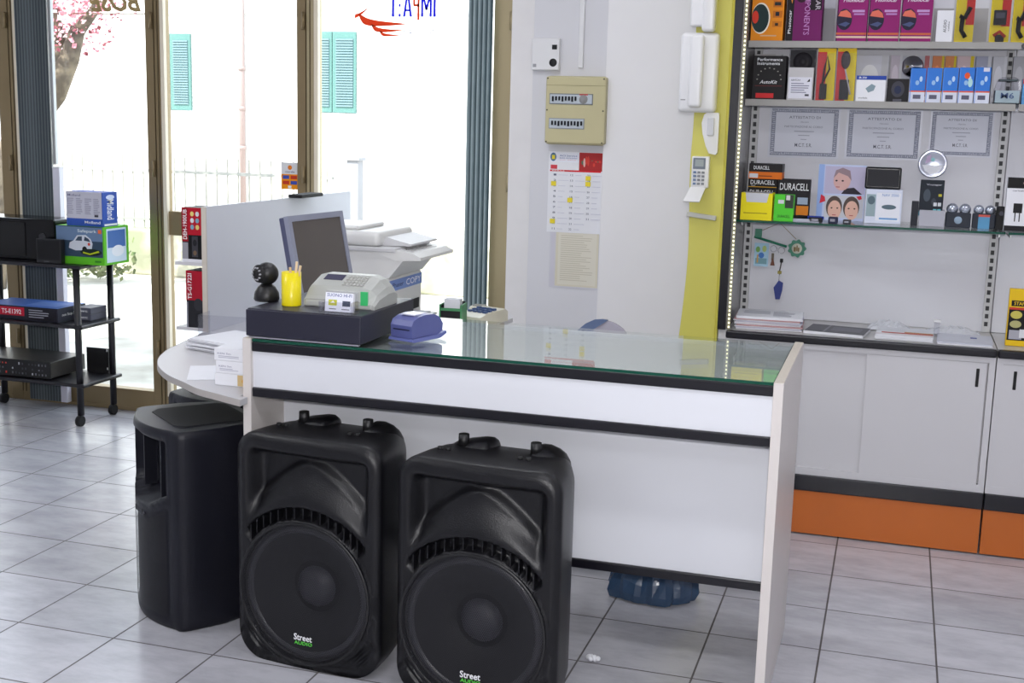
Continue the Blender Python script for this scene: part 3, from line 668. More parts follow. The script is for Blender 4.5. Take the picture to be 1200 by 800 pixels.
# things at the right end of the desk
cd_ = thing('card_caddy', 'small black caddy with green edges holding white slips on the desk', 'caddy', (.585, 1.66, ZT), .1); cd_.scale = (1, 1, 1.35)
b = MB(); b.box(-.04, .04, -.04, .04, 0, .004, darkm)
b.box(-.04, .04, -.042, -.038, 0, .05, darkm).box(-.04, .04, .038, .042, 0, .068, darkm).box(-.042, -.038, -.04, .04, 0, .06, darkm).box(.038, .042, -.04, .04, 0, .06, darkm)
b.build('body', cd_)
gr = M('green_plastic', (70, 140, 90), .4)
MB().box(-.044, .044, -.044, -.041, .046, .054, gr).box(-.046, -.040, -.044, .044, .0, .064, gr).box(.040, .046, -.044, .044, .0, .064, gr).build('green_edging', cd_)
MB().box(-.032, .032, -.02, .025, .004, .078, papr, .001).build('slips', cd_)
ph = thing('card_terminal', 'ivory keypad terminal with blue keys lying on the end of the desk', 'terminal', (.668, 1.79, ZT), -.35)
iv = M('ivory_case', (218, 214, 196), .4)
MB().prism([(-.09, .0), (-.09, .03), (-.05, .042), (.07, .052), (.09, .04), (.09, .0)], -.058, .058, iv, 'yz').build('case', ph)
kb = MB()
for i in range(4):
    for j in range(3): kb.box(-.045 + i * .025, -.028 + i * .025, -.045 + j * .028, -.028 + j * .028, .040 + j * .003, .050 + j * .003, K((70, 90, 130)), .001)
kb.build('keys', ph)
ph2 = MB().box(.57, .65, 1.885, 1.945, ZT, ZT + .045, iv, .012, 3, smooth=True).box(.585, .635, 1.895, 1.935, ZT + .044, ZT + .049, K((150, 150, 144)))
tag(ph2.build('desk_charger'), 'small ivory charger box behind the keypad terminal on the desk', 'charger')
tag(MB().box(-.05, .05, -.03, .03, 0, .012, papr, .002, T=Matrix.Translation((.69, 1.60, ZT)) @ Matrix.Rotation(.4, 4, 'Z')).build('folded_note'), 'small folded white note beside the keypad terminal', 'paper')
b = MB().tube([(.48, 1.36, ZT + .006), (.51, 1.39, ZT + .012), (.53, 1.42, ZT + .03), (.56, 1.41, ZT + .012), (.60, 1.46, ZT + .006), (.64, 1.50, ZT + .006)], .004, darkm)
tag(b.build('cable'), 'black cable curling across the desk beside the printer', 'cable')

# office chair behind the counter (only the top of the back shows)
oc = thing('office_chair', 'office chair with a blue and grey rounded back behind the counter', 'chair', (1.262, 1.30, 0), .15)
b = MB(); pf = []
fab = M('blue_grey_fabric', (92, 108, 140), .9, bump=.4); fab2 = M('pale_grey_fabric', (168, 164, 176), .9, bump=.4)
outl = [(-.09, .0)] + [(-.09 + .18 * i / 14, .30 + .045 * math.sin(PI * i / 14) ** .7) for i in range(15)] + [(.09, .0)]
T = Matrix.Translation((0, .14, .486)) @ Matrix.Rotation(-.12, 4, 'X')
b.prism(outl, -.02, .02, fab2, 'xz', T, True); b.build('backrest', oc)
MB().prism([(-.093, .02), (-.093, .30), (-.06, .33), (-.03, .345), (.0, .348), (.02, .345), (-.03, .31), (-.04, .02)], -.028, .024, fab, 'xz', T, True).build('back_cover', oc)
MB().box(-.2, .2, -.2, .2, .43, .49, fab, .025, 3, smooth=True).build('seat', oc)
MB().box(-.02, .02, .12, .15, .4, .62, blkp).build('back_bracket', oc)
MB().cyl((0, 0, .08), (0, 0, .43), .025, blkp).build('column', oc)
for k in range(5):
    a = 2 * PI * k / 5 + .3
    MB().tube([(0, 0, .09), (.24 * math.cos(a), .24 * math.sin(a), .06)], [.022, .014], blkp).cyl((.24 * math.cos(a), .24 * math.sin(a) - .012, .027), (.24 * math.cos(a), .24 * math.sin(a) + .012, .027), .027, blkp).build('leg', oc)

# dark blue plastic bag on the floor behind the counter panel
def bag():
    mb = MB(); r = random.Random(8); N, R = 44, 9; vs = []
    prof_ = [(.0, .015), (.72, .0), (.94, .004), (1.0, .03), (.96, .07), (.8, .12), (.55, .16), (.3, .185), (.0, .19)]
    ph_ = [r.uniform(0, 6) for _ in range(6)]
    for i, (q, z) in enumerate(prof_):
        for k in range(N):
            a = 2 * PI * k / N
            wob = 1 + .06 * math.sin(5 * a + ph_[0]) + .05 * math.sin(9 * a + ph_[1] + z * 20) + .03 * math.sin(17 * a + ph_[2])
            vs.append((q * .145 * wob * math.cos(a), q * .10 * wob * math.sin(a), z * (1 + .12 * math.sin(7 * a + ph_[3]))))
    mb.add(vs, [[i * N + k, i * N + (k + 1) % N, (i + 1) * N + (k + 1) % N, (i + 1) * N + k] for i in range(R - 1) for k in range(N)], M('dark_blue_plastic', (54, 76, 104), .22, var=.25, nscale=18, bump=.8, bscale=30), False, Matrix.Translation((1.555, .955, 0)))
    tag(mb.build('plastic_bag'), 'crumpled dark blue plastic bag on the floor under the counter', 'bag')
bag()
b = MB(); r = random.Random(3)
for k in range(9):
    bm = bmesh.new(); bmesh.ops.create_icosphere(bm, subdivisions=1, radius=.009); bm.verts.index_update()
    b.frombm(bm, papr, True, Matrix.Translation((1.497 + r.uniform(-.018, .018), .385 + r.uniform(-.01, .01), .008 + r.uniform(0, .006))))
tag(b.build('paper_scrap'), 'small crumpled white scrap on the floor tiles in front of the counter', 'scrap')

# ================================================================ loudspeakers: two with round grilles in front of the counter
SW, SH, SD = .458, .668, .285
def rrect(W_, H_, rt, rb, n=160):
    h = W_ / 2; pts = []
    def arc(cx_, cz_, r, a0, a1, k): return [(cx_ + r * math.cos(a0 + (a1 - a0) * i / k), cz_ + r * math.sin(a0 + (a1 - a0) * i / k)) for i in range(k + 1)]
    pts += arc(h - rt, H_ - rt, rt, 0, PI / 2, 12) + arc(-h + rt, H_ - rt, rt, PI / 2, PI, 12)
    pts += arc(-h + rb, rb, rb, PI, 1.5 * PI, 12) + arc(h - rb, rb, rb, 1.5 * PI, 2 * PI, 12)
    # resample evenly
    L = [0.0]; P = pts + [pts[0]]
    for i in range(len(pts)): L.append(L[-1] + math.dist(P[i], P[i + 1]))
    out = []; j = 0
    for k in range(n):
        s = L[-1] * k / n
        while L[j + 1] < s: j += 1
        t = (s - L[j]) / (L[j + 1] - L[j] or 1); out.append((P[j][0] + (P[j + 1][0] - P[j][0]) * t, P[j][1] + (P[j + 1][1] - P[j][1]) * t))
    return out
def sst(a, b, x):
    t = max(0, min(1, (x - a) / (b - a))); return t * t * (3 - 2 * t)
CV = .222; CU = -.004
def hfun(u, v):
    r = math.hypot(u - CU, v - CV); ang = math.degrees(math.atan2(v - CV, u - CU)); au = abs(u)
    d = 0.0
    arc_top = CV + math.sqrt(max(0, .254 ** 2 - u * u)) if au < .222 else CV
    mz = .590 - .125 * (au / .17) ** 1.5
    hor = 1 - sst(.160, .200, au)
    lip = 1 - sst(.600, .628, v)
    if v > arc_top:
        low = .030 * sst(arc_top, max(arc_top + .02, mz), v)
        high = .030 + .022 * sst(mz - .006, mz + .030, v)
        d = (low if v < mz else high) * hor * lip
    if r < .203: d = .075 * (1 - sst(.199, .204, r))
    elif r < .213: d = -.005 * math.sin(PI * (r - .204) / .009) if r > .204 else 0
    elif r < .215: d = .003
    if .216 < r < .250 and 38 < ang < 142: d = max(d, .030 * sst(.216, .219, r) * (1 - sst(.246, .250, r)) * sst(38, 40, ang) * (1 - sst(140, 142, ang)))
    if v < .11 and au > .09 and r > .217:
        m_ = min(au - .09, .215 - au, v - .012, r - .219, (.225 - au) + v - .045)
        if m_ > 0:
            rib = .5 + .5 * math.cos((au - v) * 2 * PI / .024)
            d = max(d, sst(0, .006, m_) * (.005 + .009 * rib))
    return d
def speakerA():
    t = thing('loudspeaker', 'x', 'loudspeaker')
    out = rrect(SW, SH, .062, .085); n = len(out); c0 = (CU, CV)
    mb = MB(); vs = []
    # front face
    rings = [i / 84 for i in range(1, 85)]
    fv = [(c0[0], hfun(*c0), c0[1])]
    for q in rings:
        for (a, b) in out:
            ia = a * (1 - .020 / (SW / 2)); ib = SH / 2 + (b - SH / 2) * (1 - .020 / (SH / 2))
            u = c0[0] + (ia - c0[0]) * q; v = c0[1] + (ib - c0[1]) * q
            fv.append((u, hfun(u, v) + .012 * (u / (SW / 2)) ** 2, v))
    N = len(rings)
    fs = [[0, 1 + k, 1 + (k + 1) % n] for k in range(n)]
    for i in range(N - 1):
        for k in range(n): fs.append([1 + i * n + k, 1 + i * n + (k + 1) % n, 1 + (i + 1) * n + (k + 1) % n, 1 + (i + 1) * n + k])
    # body rings behind
    base = 1 + (N - 1) * n; cur = base; allv = fv
    sect = [(.006, 1 - .008, 1 - .006), (.022, 1, 1), (.05, .995, 1.0), (.12, .965, .995), (.19, .90, .985), (SD - .03, .79, .965), (SD - .008, .755, .945), (SD, .70, .91)]
    for (dy, fx, fz) in sect:
        st = len(allv)
        for (a, b) in out:
            bb = SH / 2 + (b - SH / 2) * fz
            if b < SH * .35: bb = b * (1 - .0) + (0 if dy < SD - .03 else .01)
            bow = .012 * (a / (SW / 2)) ** 2 if dy < .05 else .0
            allv.append((a * fx, dy + bow, bb))
        for k in range(n): fs.append([cur + k, cur + (k + 1) % n, st + (k + 1) % n, st + k])
        cur = st
    st = len(allv); allv.append((0, SD, SH / 2))
    for k in range(n): fs.append([cur + k, cur + (k + 1) % n, st])
    mb.add(allv, fs, spkm, True); mb.build('cabinet', t)
    # louvres in the vent arc
    for k in range(15):
        a = math.radians(43 + 94 * k / 14); x = CU + .233 * math.cos(a)
        z0 = CV + math.sqrt(max(0, .218 ** 2 - (x - CU) ** 2)); z1 = CV + math.sqrt(max(0, .248 ** 2 - (x - CU) ** 2))
        MB().box(x - .0016, x + .0016, .002, .03, z0, z1, spkm).build('vent_louvre', t)
    MB().lathe([(.199, .012), (.185, .004), (.170, .012), (.068, -.052), (.060, -.055)], M('woofer_paper', (34, 34, 38), .6, var=.1), '-y', (CU, .028, CV), 64).build('woofer_cone', t)
    MB().lathe([(.062, -.05), (.052, -.032), (.030, -.020), (0, -.016)], M('dust_cap', (72, 72, 80), .45, var=.1), '-y', (CU, .028, CV), 48).build('dust_cap', t)
    MB().lathe([(.168, .012), (.176, .022), (.184, .024), (.192, .020), (.199, .010)], M('surround_rubber', (64, 64, 70), .35), '-y', (CU, .036, CV), 64).build('surround', t)
    prf = [(.001 + .202 * i / 14, .004 + .006 * (1 - (i / 14) ** 2)) for i in range(15)]
    MB().lathe(prf, grille, '-y', (CU, 0, CV), 96).lathe([(.201, .002), (.205, .006), (.209, .002)], blkp, '-y', (CU, 0, CV), 96).build('grille', t)
    lg = MB(); cxx, czz = .0, CV - .131
    y = -.0075
    lg.box(cxx - .028, cxx + .028, y, y + .0015, czz - .012, czz + .014, darkm)
    lg.text('Street', cxx, czz + .008, .058, .019, y, K((240, 240, 244)), thick=.001, off=.012)
    lg.text('AUDIO', cxx + .001, czz - .009, .058, .010, y, M('logo_green', (90, 205, 70), .5), thick=.001, off=.012)
    lg.build('logo_badge', t)
    # top details
    for s in (-1, 1):
        prf = [(-.172, -.05), (-.168, -.022), (-.155, -.008), (-.12, .004), (-.075, .013), (-.052, .013), (-.040, .006), (-.036, -.006), (-.036, -.05)] if s < 0 else [(.078, -.05), (.078, -.006), (.083, .006), (.094, .012), (.115, .012), (.140, .004), (.158, -.008), (.168, -.024), (.172, -.05)]
        h1 = MB(); yy = [(.165, .35, -.02), (.185, .75, -.004), (.200, .95, 0), (.24, 1, 0), (.260, .97, -.003), (.272, .8, -.012), (.278, .4, -.03)]
        cxm = sum(p[0] for p in prf) / len(prf); vs = [(cxm + (a - cxm) * (.9 + .1 * q), y_, SH + min(b, b) + dz) for y_, q, dz in yy for a, b in prf]; n_ = len(prf)
        h1.add(vs, [[i * n_ + k, i * n_ + k + 1, (i + 1) * n_ + k + 1, (i + 1) * n_ + k] for i in range(len(yy) - 1) for k in range(n_ - 1)], spkm, True)
        h1.add(vs, [list(range(n_)), list(range(len(vs) - n_, len(vs)))], spkm); h1.build('handle_boss', t)
        MB().cyl((s * .105 - .01, .19, SH - .006), (s * .105 - .01, .19, SH + .028), .0155, blkp, .0145).build('suspension_plug', t)
        k = MB()
        for j in (-1, 1): k.cyl((s * .115 - .025 + j * .012, .115, SH - .004), (s * .115 - .025 + j * .012, .115, SH + .006), .007, darkm)
        k.build('rigging_screws', t)
    MB().cyl((SW / 2 * .80, .16, SH - .075), (SW / 2 * .90, .16, SH - .075), .014, darkm).build('side_plug', t)
    return t
spA = speakerA()
spA['label'] = 'black round-grille loudspeaker with green lettering, left one of the pair before the counter'
spA['group'] = 'round-grille loudspeakers before the counter'; spA.location = (.740, .046, 0); spA.rotation_euler = (0, 0, math.radians(-5))
spB = copy_tree(spA); spB['label'] = 'black round-grille loudspeaker with green lettering, right one nearest the middle of the counter'
spB.location = (1.258, -.018, 0); spB.rotation_euler = (0, 0, math.radians(-4))

# ---------------------------------------------------------------- two rounded loudspeakers under the desk end
def speakerB():
    t = thing('loudspeaker', 'x', 'loudspeaker')
    Wd, Dp, H = .40, .34, .64
    plan = []
    for i in range(33):                         # bowed front
        u = -1 + 2 * i / 32; plan.append((u * .165, -.0 - .045 * (1 - u * u)))
    plan = [(-a, b) for a, b in plan]           # right to left
    right = [(.198, .035), (.194, .016), (.184, .004)]
    left = [(-a, b) for a, b in right[::-1]]
    backp = [(-.198, .06), (-.195, .15), (-.155, .29), (-.135, .30), (0, .305), (.135, .30), (.155, .29), (.195, .15), (.198, .06)]
    poly = plan + left + backp + right; n = len(poly)
    zs = [(0, .95), (.004, .972), (.014, .992), (.03, 1)] + [(.045 + .0135 * k, 1) for k in range(42)] + [(.615, 1), (.628, .992), (.637, .972), (.640, .95)]
    vs = []; cy = .12
    for z, s in zs:
        for i, (a, b) in enumerate(poly):
            x, y = a * s, cy + (b - cy) * s
            if i < 33:
                u = a / .165; zl = .385 + .075 * u * u     # bottom of the horn curves upward to the sides
                e = (1 - sst(.80, .86, abs(u))) * sst(zl - .004, zl + .010, z) * (1 - sst(.590, .602, z))
                y += .075 * e
                g = (1 - sst(.86, .93, abs(u))) * sst(.035, .045, z) * (1 - sst(zl - .055, zl - .045, z))
                y += .006 * g
            vs.append((x, y, z))
    m_ = len(zs); fs = [[i * n + k, i * n + (k + 1) % n, (i + 1) * n + (k + 1) % n, (i + 1) * n + k] for i in range(m_ - 1) for k in range(n)]
    mb = MB(); mb.add(vs, fs, spkn, True); mb.add(vs, [list(range(n))[::-1], list(range((m_ - 1) * n, m_ * n))], spkn)
    mb.build('cabinet', t)
    g = MB(); gv = []; R = 24
    for j in range(R + 1):
        for i in range(25):
            u = -.86 + 1.72 * i / 24; zl = .385 + .075 * u * u - .052
            z = .042 + (zl - .042) * j / R; gv.append((-u * .165, -.045 * (1 - u * u) - .0015, z))
    g.add(gv, [[j * 25 + i, j * 25 + i + 1, (j + 1) * 25 + i + 1, (j + 1) * 25 + i] for j in range(R) for i in range(24)], grille, True)
    g.build('grille', t)
    MB().prism([(-.15, .05), (-.14, .30), (-.10, .31), (.10, .31), (.15, .30)][:0] + [(-.13, .06), (-.10, .03), (.10, .03), (.13, .06), (.13, .25), (.10, .27), (-.10, .27), (-.13, .25)], .6395, .6415, darkm, 'xy').build('top_recess', t)
    MB().box(.075, .082, -.004, .035, .41, .592, spkn).build('horn_fin', t); MB().box(-.082, -.075, -.004, .035, .41, .592, spkn).build('horn_fin', t)
    bd = MB(); bd.box(-.045, .02, -.0455, -.043, .345, .362, K((40, 40, 46))); bd.cyl((.035, -.044, .353), (.035, -.0475, .353), .006, K((70, 70, 76))); bd.build('badge', t)
    return t
s1 = speakerB(); s1['label'] = 'rounded black loudspeaker turned away to the left, at the left end of the counter'
s1['group'] = 'rounded loudspeakers under the desk end'
s1.scale = (1, 1, .965); s1.location = (.128, .256, 0); s1.rotation_euler = (0, 0, math.radians(-39))
s2 = copy_tree(s1); s2['label'] = 'rounded black loudspeaker mostly hidden under the round desk end, behind the other'
s2.scale = (.92, .92, .94); s2.location = (.085, .645, 0); s2.rotation_euler = (0, 0, math.radians(-8))

# ================================================================ black trolley with boxes (left)
rk = thing('trolley', 'black three-tier metal trolley on casters in front of the left door', 'trolley', (-1.87, 2.292, 0))
for z in (.215, .505, .800):
    b = MB(); b.box(-.375, .375, -.160, .160, z - .018, z, blkmetal, .006); b.build('tier', rk)
for x in (-.335, .335):
    for y in (-.135, .135):
        b = MB(); b.cyl((x, y, .055), (x, y, .79), .0165, blkmetal); b.build('leg', rk)
        c = MB(); c.cyl((x - .012, y - .008, .027), (x + .012, y - .008, .027), .026, darkm, n=24).cyl((x, y, .03), (x, y, .07), .008, steel).build('caster', rk)
zt, zm, zb = .8005, .5055, .2155
carton('parking_sensor_carton', 'green and blue carton with a silver car picture on the trolley top tier', 'box', -1.665, -1.395, 2.19, .20, zt, zt + .185, K((96, 190, 40)),
       [('r', 0, .97, .2, 1, (52, 72, 92)), ('r', 0, .97, .62, .98, (104, 128, 160)), ('t', .45, .85, .82, .92, (220, 230, 230), 'Safepark'), ('r', .88, .95, .83, .93, (230, 110, 60)),
        ('p', 0, 1, 0, 1, (206, 212, 220), [(.26, .42), (.28, .56), (.36, .62), (.44, .76), (.62, .78), (.72, .68), (.76, .56), (.74, .42), (.6, .38), (.4, .36)]),
        ('p', 0, 1, 0, 1, (60, 74, 92), [(.4, .62), (.46, .73), (.54, .74), (.54, .62)]), ('p', 0, 1, 0, 1, (60, 74, 92), [(.58, .63), (.6, .74), (.68, .68), (.72, .6)]),
        ('o', .54, .64, .32, .48, (24, 24, 28)), ('o', .66, .71, .5, .58, (210, 70, 50)), ('o', .5, .95, .24, .42, (26, 40, 34)),
        ('p', 0, 1, 0, 1, (180, 200, 30), [(.55, .30), (.7, .26), (.9, .34), (.88, .38), (.7, .30), (.56, .34)]), ('r', .8, .93, .07, .12, (60, 140, 40))],
       [('r', .1, .9, .06, .95, (206, 224, 240)), ('r', .14, .86, .45, .9, (70, 110, 176)), ('o', .3, .8, .2, .5, (230, 236, 244))], group=None)
carton('radio_carton', 'blue and pale grey carton standing on the green and blue carton', 'box', -1.610, -1.405, 2.20, .12, zt + .1855, zt + .186 + .165, K((50, 84, 170)),
       [('r', 0, .98, .22, 1, (196, 196, 208)), ('t', .05, .4, .86, .93, (110, 110, 140), 'Midland'), ('t', .5, .93, .08, .16, WH, 'Midland')] + sum([lines(.04 + .24 * i, .22 + .24 * i, .34, .82, 9, (160, 160, 176), .5, i) for i in range(4)], []) + [('r', .78, .88, .28, .34, (60, 60, 70))],
       [('t', .3, .75, .2, .78, WH, 'Midland', dict(vert=-1)), ('o', .25, .8, .78, .92, (206, 216, 240)), ('r', .1, .95, .02, .08, (230, 230, 236))])
tv = thing('black_appliance', 'wide glossy black appliance on the left of the trolley top tier', 'appliance', (-1.98, 2.30, zt))
gb = M('gloss_black', (8, 8, 11), .2, var=.05, spec=.3)
MB().box(-.26, .29, -.09, .10, .0, .205, gb, .006).build('housing', tv)
MB().box(-.24, .12, -.096, -.09, .02, .185, darkm, .002).build('front_panel', tv)
MB().cyl((.22, -.09, .12), (.22, -.096, .12), .018, M('dark_knob', (40, 40, 44), .3)).build('knob', tv)
carton('small_black_speaker', 'small black box in front of the green and blue carton', 'speaker', -1.752, -1.61, 2.148, .03, zt, zt + .118, blkp, [('r', .3, .5, .05, .09, (90, 90, 96)), ('r', .06, .94, .14, .95, (22, 22, 24))], [], [])
carton('wide_carton', 'blue topped black carton with a red band on the middle tier of the trolley', 'box', -2.10, -1.655, 2.165, .22, zm, zm + .070, K((34, 34, 44)),
       [('r', .22, .56, .3, .9, (180, 24, 50)), ('t', .26, .52, .42, .75, WH, 'TS-E1392'), ('r', .6, .98, .1, .9, (26, 24, 32))] + lines(.62, .9, .2, .85, 4, (150, 150, 160), .6), [('r', .0, 1, 0, 1, (60, 62, 74)), ('t', .15, .8, .35, .6, WH, 'non Stop Sound')],
       [('r', 0, 1, 0, 1, (70, 110, 190)), ('r', .5, .9, .2, .8, (110, 140, 206))])
for i in range(2):
    carton('flat_carton', ('lower', 'upper')[i] + ' of two flat grey cartons at the rear right of the middle tier', 'box', -1.65, -1.556, 2.29, .13, zm + .032 * i, zm + .031 + .032 * i, K((96, 98, 112)), [('t', .2, .8, .3, .6, WH, 'nwc')], group=None)
am = thing('amplifier', 'flat dark rack amplifier with red and white lights on the lowest tier', 'amplifier', (-1.94, 2.295, zb))
MB().box(-.30, .235, -.135, .14, .008, .088, M('dark_amp_case', (74, 72, 70), .35, .5, .05), .002).build('case', am)
fp = MB().box(-.30, .237, -.142, -.135, .006, .09, darkm, .001)
r = random.Random(5)
for i in range(26):
    for j in range(3):
        c = r.choice(((170, 170, 176), (90, 90, 96), (60, 60, 66), (200, 60, 50) if 8 < i < 15 else (120, 120, 130)))
        if r.random() < .75: fp.box(-.28 + i * .0195, -.273 + i * .0195, -.1435, -.142, .018 + j * .024, .024 + j * .024 + r.uniform(0, .006), K(c))
fp.build('front_panel', am)
for y in (-.12, .12): MB().cyl((-.25, y, 0), (-.25, y, .008), .012, darkm).cyl((.2, y, 0), (.2, y, .008), .012, darkm).build('foot', am)
rk2 = MB().box(-1.69, -1.56, 2.428, 2.434, zb, zb + .125, darkm)
for z in (.015, .11):
    rk2.box(-1.570, -1.562, 2.4265, 2.428, zb + z, zb + z + .012, offw)
tag(rk2.build('rack_panel'), 'upright black rack panel with slots at the rear of the lowest tier', 'panel')
carton('floor_carton', 'small blue and white box on the floor under the trolley at the left edge', 'box', -2.38, -2.255, 2.40, .07, 0, .075, papr, [('r', 0, 1, 0, .35, (60, 80, 150)), ('r', .7, 1, .3, .9, (60, 110, 160))])

# ================================================================ wall things
YV = YW
ab = thing('alarm_siren', 'white wall box with a black round sounder above the fuse box', 'alarm box', (W(639, 65, 1, YV - .03).x, YV, W(639, 82, 1, YV - .03).z))
MB().box(-.062, .062, -.03, 0, 0, .137, offw, .004).build('housing', ab)
MB().lathe([(0, .004), (.012, .004), (.0175, 0)], darkm, '-y', (.036, -.03, .032)).build('sounder', ab)
MB().box(.03, .052, -.0315, -.03, .088, .108, K((30, 32, 34))).build('display', ab)
MB().box(-.055, -.040, -.0306, -.03, .012, .026, K((160, 160, 165))).build('mark', ab)
tag(MB().box(.862, .884, YV - .014, YV, 1.775, ZC, offw, .003).build('cable_conduit'), 'thin white cable conduit running up the wall above the fuse box', 'conduit')
fb = thing('fuse_box', 'beige electrical fuse box with two rows of switches on the wall', 'fuse box', (W(674, 127, 1, YV - .08).x, YV, W(674, 170, 1, YV - .08).z))
H = .295; hw = .138
MB().box(-hw, hw, -.045, 0, 0, H, beige, .008).box(-hw + .004, hw - .004, -.08, -.04, .006, H - .004, beige, .006).build('housing', fb)
MB().box(-hw + .006, hw - .006, -.0812, -.08, H - .042, H - .040, K((150, 144, 110))).build('cover_seam', fb)
for j, (z, nn, wdd) in enumerate(((H - .118, 9, .19), (.072, 10, .155))):
    x0 = -hw + .026
    b = MB(); b.box(x0 - .004, x0 + wdd, -.0825, -.08, z - .004, z + .042, K((150, 156, 160)) if j else K((120, 126, 130)))
    b.box(x0 - .001, x0 + wdd - .004, -.0835, -.0825, z + .0, z + .038, K((190, 198, 206))); b.build('breaker_row', fb)
    for k in range(nn if j else 8):
        big = 0
        MB().box(x0 + .008 + k * .0145, x0 + .016 + k * .0145, -.0885, -.0835, z + (.012 if (k + j) % 3 else .008), z + .030, BKM2 if False else K((24, 28, 36)), .0008).build('switch', fb)
    if not j:
        MB().lathe([(0, .006), (.008, .006), (.010, .003), (.017, .003), (.019, 0)], K((150, 150, 150)), '-y', (x0 + .148, -.0835, z + .019)).box(x0 + .130, x0 + .168, -.0842, -.0835, z + .036, z + .041, K((190, 60, 60))).build('timer_dial', fb)
for x in (-hw + .012, hw - .014):
    for z in (.012, .148, H - .012): MB().cyl((x, -.0796, z), (x, -.083, z), .0035, K((90, 86, 70))).build('screw', fb)
def flat(name, label, cat, p0, p1, pt_, pb_, Y, parts, base, th=.0015, mb=None):
    x0 = W(p0, (pt_ + pb_) / 2, 1, Y).x; x1 = W(p1, (pt_ + pb_) / 2, 1, Y).x; z1 = W((p0 + p1) / 2, pt_, 1, Y).z; z0 = W((p0 + p1) / 2, pb_, 1, Y).z
    m_ = MB().box(x0, x1, Y - th, Y, z0, z1, base)
    prints(parts, x0, z0, x1 - x0, z1 - z0, Y - th, mb=m_)
    return tag(m_.build(name), label, cat)
cal = [('r', .03, .56, .87, .99, (236, 238, 248)), ('o', .03, .14, .88, .985, (86, 120, 150)), ('r', .06, .115, .905, .955, (240, 220, 60)), ('r', .56, .98, .77, .995, (176, 50, 50)), ('r', .03, .96, .755, .775, (214, 40, 50)),
       ('t', .06, .3, .759, .772, WH, 'APRILE'), ('r', .04, .16, .785, .835, (214, 70, 80)), ('t', .2, .52, .94, .96, (90, 110, 170), 'ACI Service'), ('t', .2, .52, .915, .93, (120, 130, 180), 'auto soccorso'), ('t', .2, .5, .895, .9, (230, 120, 120), 'Tel. 0573')]
rr = random.Random(9)
for k in range(10): cal.append(('o', .6 + .035 * k, .64 + .035 * k, .80 + rr.uniform(0, .1), .86 + rr.uniform(0, .1), rr.choice(((214, 70, 60), (90, 110, 90), (220, 180, 170), (160, 30, 34)))))
for c in range(3):
    for q in range(11):
        if c == 2 and q > 8: continue
        v = .715 - q * .067; u = .1 + c * .31
        cal.append(('t', u, u + .05, v - .012, v + .012, (110, 112, 130), str(1 + q + c * 11)))
        cal.append(('r', u + .09, u + .09 + rr.uniform(.08, .2), v - .004, v, (196, 198, 214)))
for u, v in ((.06, .583), (.69, .66), (.69, .59), (.37, .385), (.06, .115)): cal.append(('r', u, u + .09, v - .006, v + .05, (236, 216, 60)))
flat('wall_calendar', 'white wall calendar with a red photo heading under the fuse box', 'calendar', 642, 706, 178, 273, YV - .004, cal, papr)
flat('framed_notice', 'yellowed printed notice in a sleeve below the calendar', 'notice', 644, 703, 268, 338, YV, [('r', .12, .97, .03, .97, (216, 210, 190)), ('r', .17, .93, .06, .93, (222, 218, 204)), ('r', .03, .1, .02, .98, (206, 204, 214))] + lines(.22, .88, .12, .9, 22, (196, 190, 172), .7) + [('r', .12, .97, .965, .985, (206, 170, 90))], M('sleeve', (206, 206, 214), .3), .003)

# yellow panel at the end of the shelving, with the things fixed to it
YP = 1.93
ys = [(1.455, 0)] + catmull([(p.x, p.z) for p in (W(790, 420, 1, YP), W(796, 390, 1, YP), W(806, 300, 1, YP), W(808.5, 200, 1, YP), W(813.5, 130, 1, YP), W(816, 20, 1, YP), W(817, -60, 1, YP))], 6) + [(1.47, 2.45)]
yp = MB().prism(ys + [(1.585, 2.45), (1.585, 0)], YP, YP + .025, yellow, 'xz')
tag(yp.build('wavy_board'), 'tall bright yellow panel with a wavy left edge beside the shelving', 'panel')
yp2 = MB().prism([(1.5855, YP - .002), (1.611, YP - .12), (1.611, YP - .09), (1.598, YP + .02), (1.5855, YP + .024)], 0, 2.45, M('yellow_edge_board', (226, 216, 86), .4, var=.03))
tag(yp2.build('yellow_side_board'), 'narrow slanted yellow board between the yellow panel and the black post', 'board')
def onp(px, py): p = W(px, py, 1, YP); return p.x, p.z
def rbox(name, label, cat, p0, p1, pt_, pb_, dp_, bev, m_=offw, extra=None, prof=None):
    x0, _ = onp(p0, (pt_ + pb_) / 2); x1, _ = onp(p1, (pt_ + pb_) / 2); _, z1 = onp((p0 + p1) / 2, pt_); _, z0 = onp((p0 + p1) / 2, pb_)
    t = thing(name, label, cat, ((x0 + x1) / 2, YP, z0)); h = (x1 - x0) / 2; H_ = z1 - z0
    if prof: MB().prism([(h * a * 2 - h, H_ * b) for a, b in prof], -dp_, 0, m_, 'xz', smooth=True).build('housing', t)
    else: MB().box(-h, h, -dp_, 0, 0, H_, m_, bev, 5, smooth=True).build('housing', t)
    return t, h, H_, dp_
t, h, H, dd = rbox('intercom_phone', 'large white intercom phone with a long handset on the yellow panel', 'intercom', 798, 843, 39, 132, .045, .018)
MB().box(-h * .05 - .03, -h * .05 + .024, -dd - .028, -dd + .004, .018, H - .008, offw, .014, 5, smooth=True).build('handset', t)
MB().box(-h * .85, -h * .6, -dd - .0006, -dd, .045, .049, K((150, 150, 150))).build('mark', t)
t, h, H, dd = rbox('detector_box', 'white rounded wall box at the top edge above the intercom phone', 'alarm box', 812, 836, -34, 32, .05, .01)
MB().box(h * .2, h * 1.5, -dd - .012, -.012, -.02, H, offw, .014, 4, smooth=True).build('cover', t)
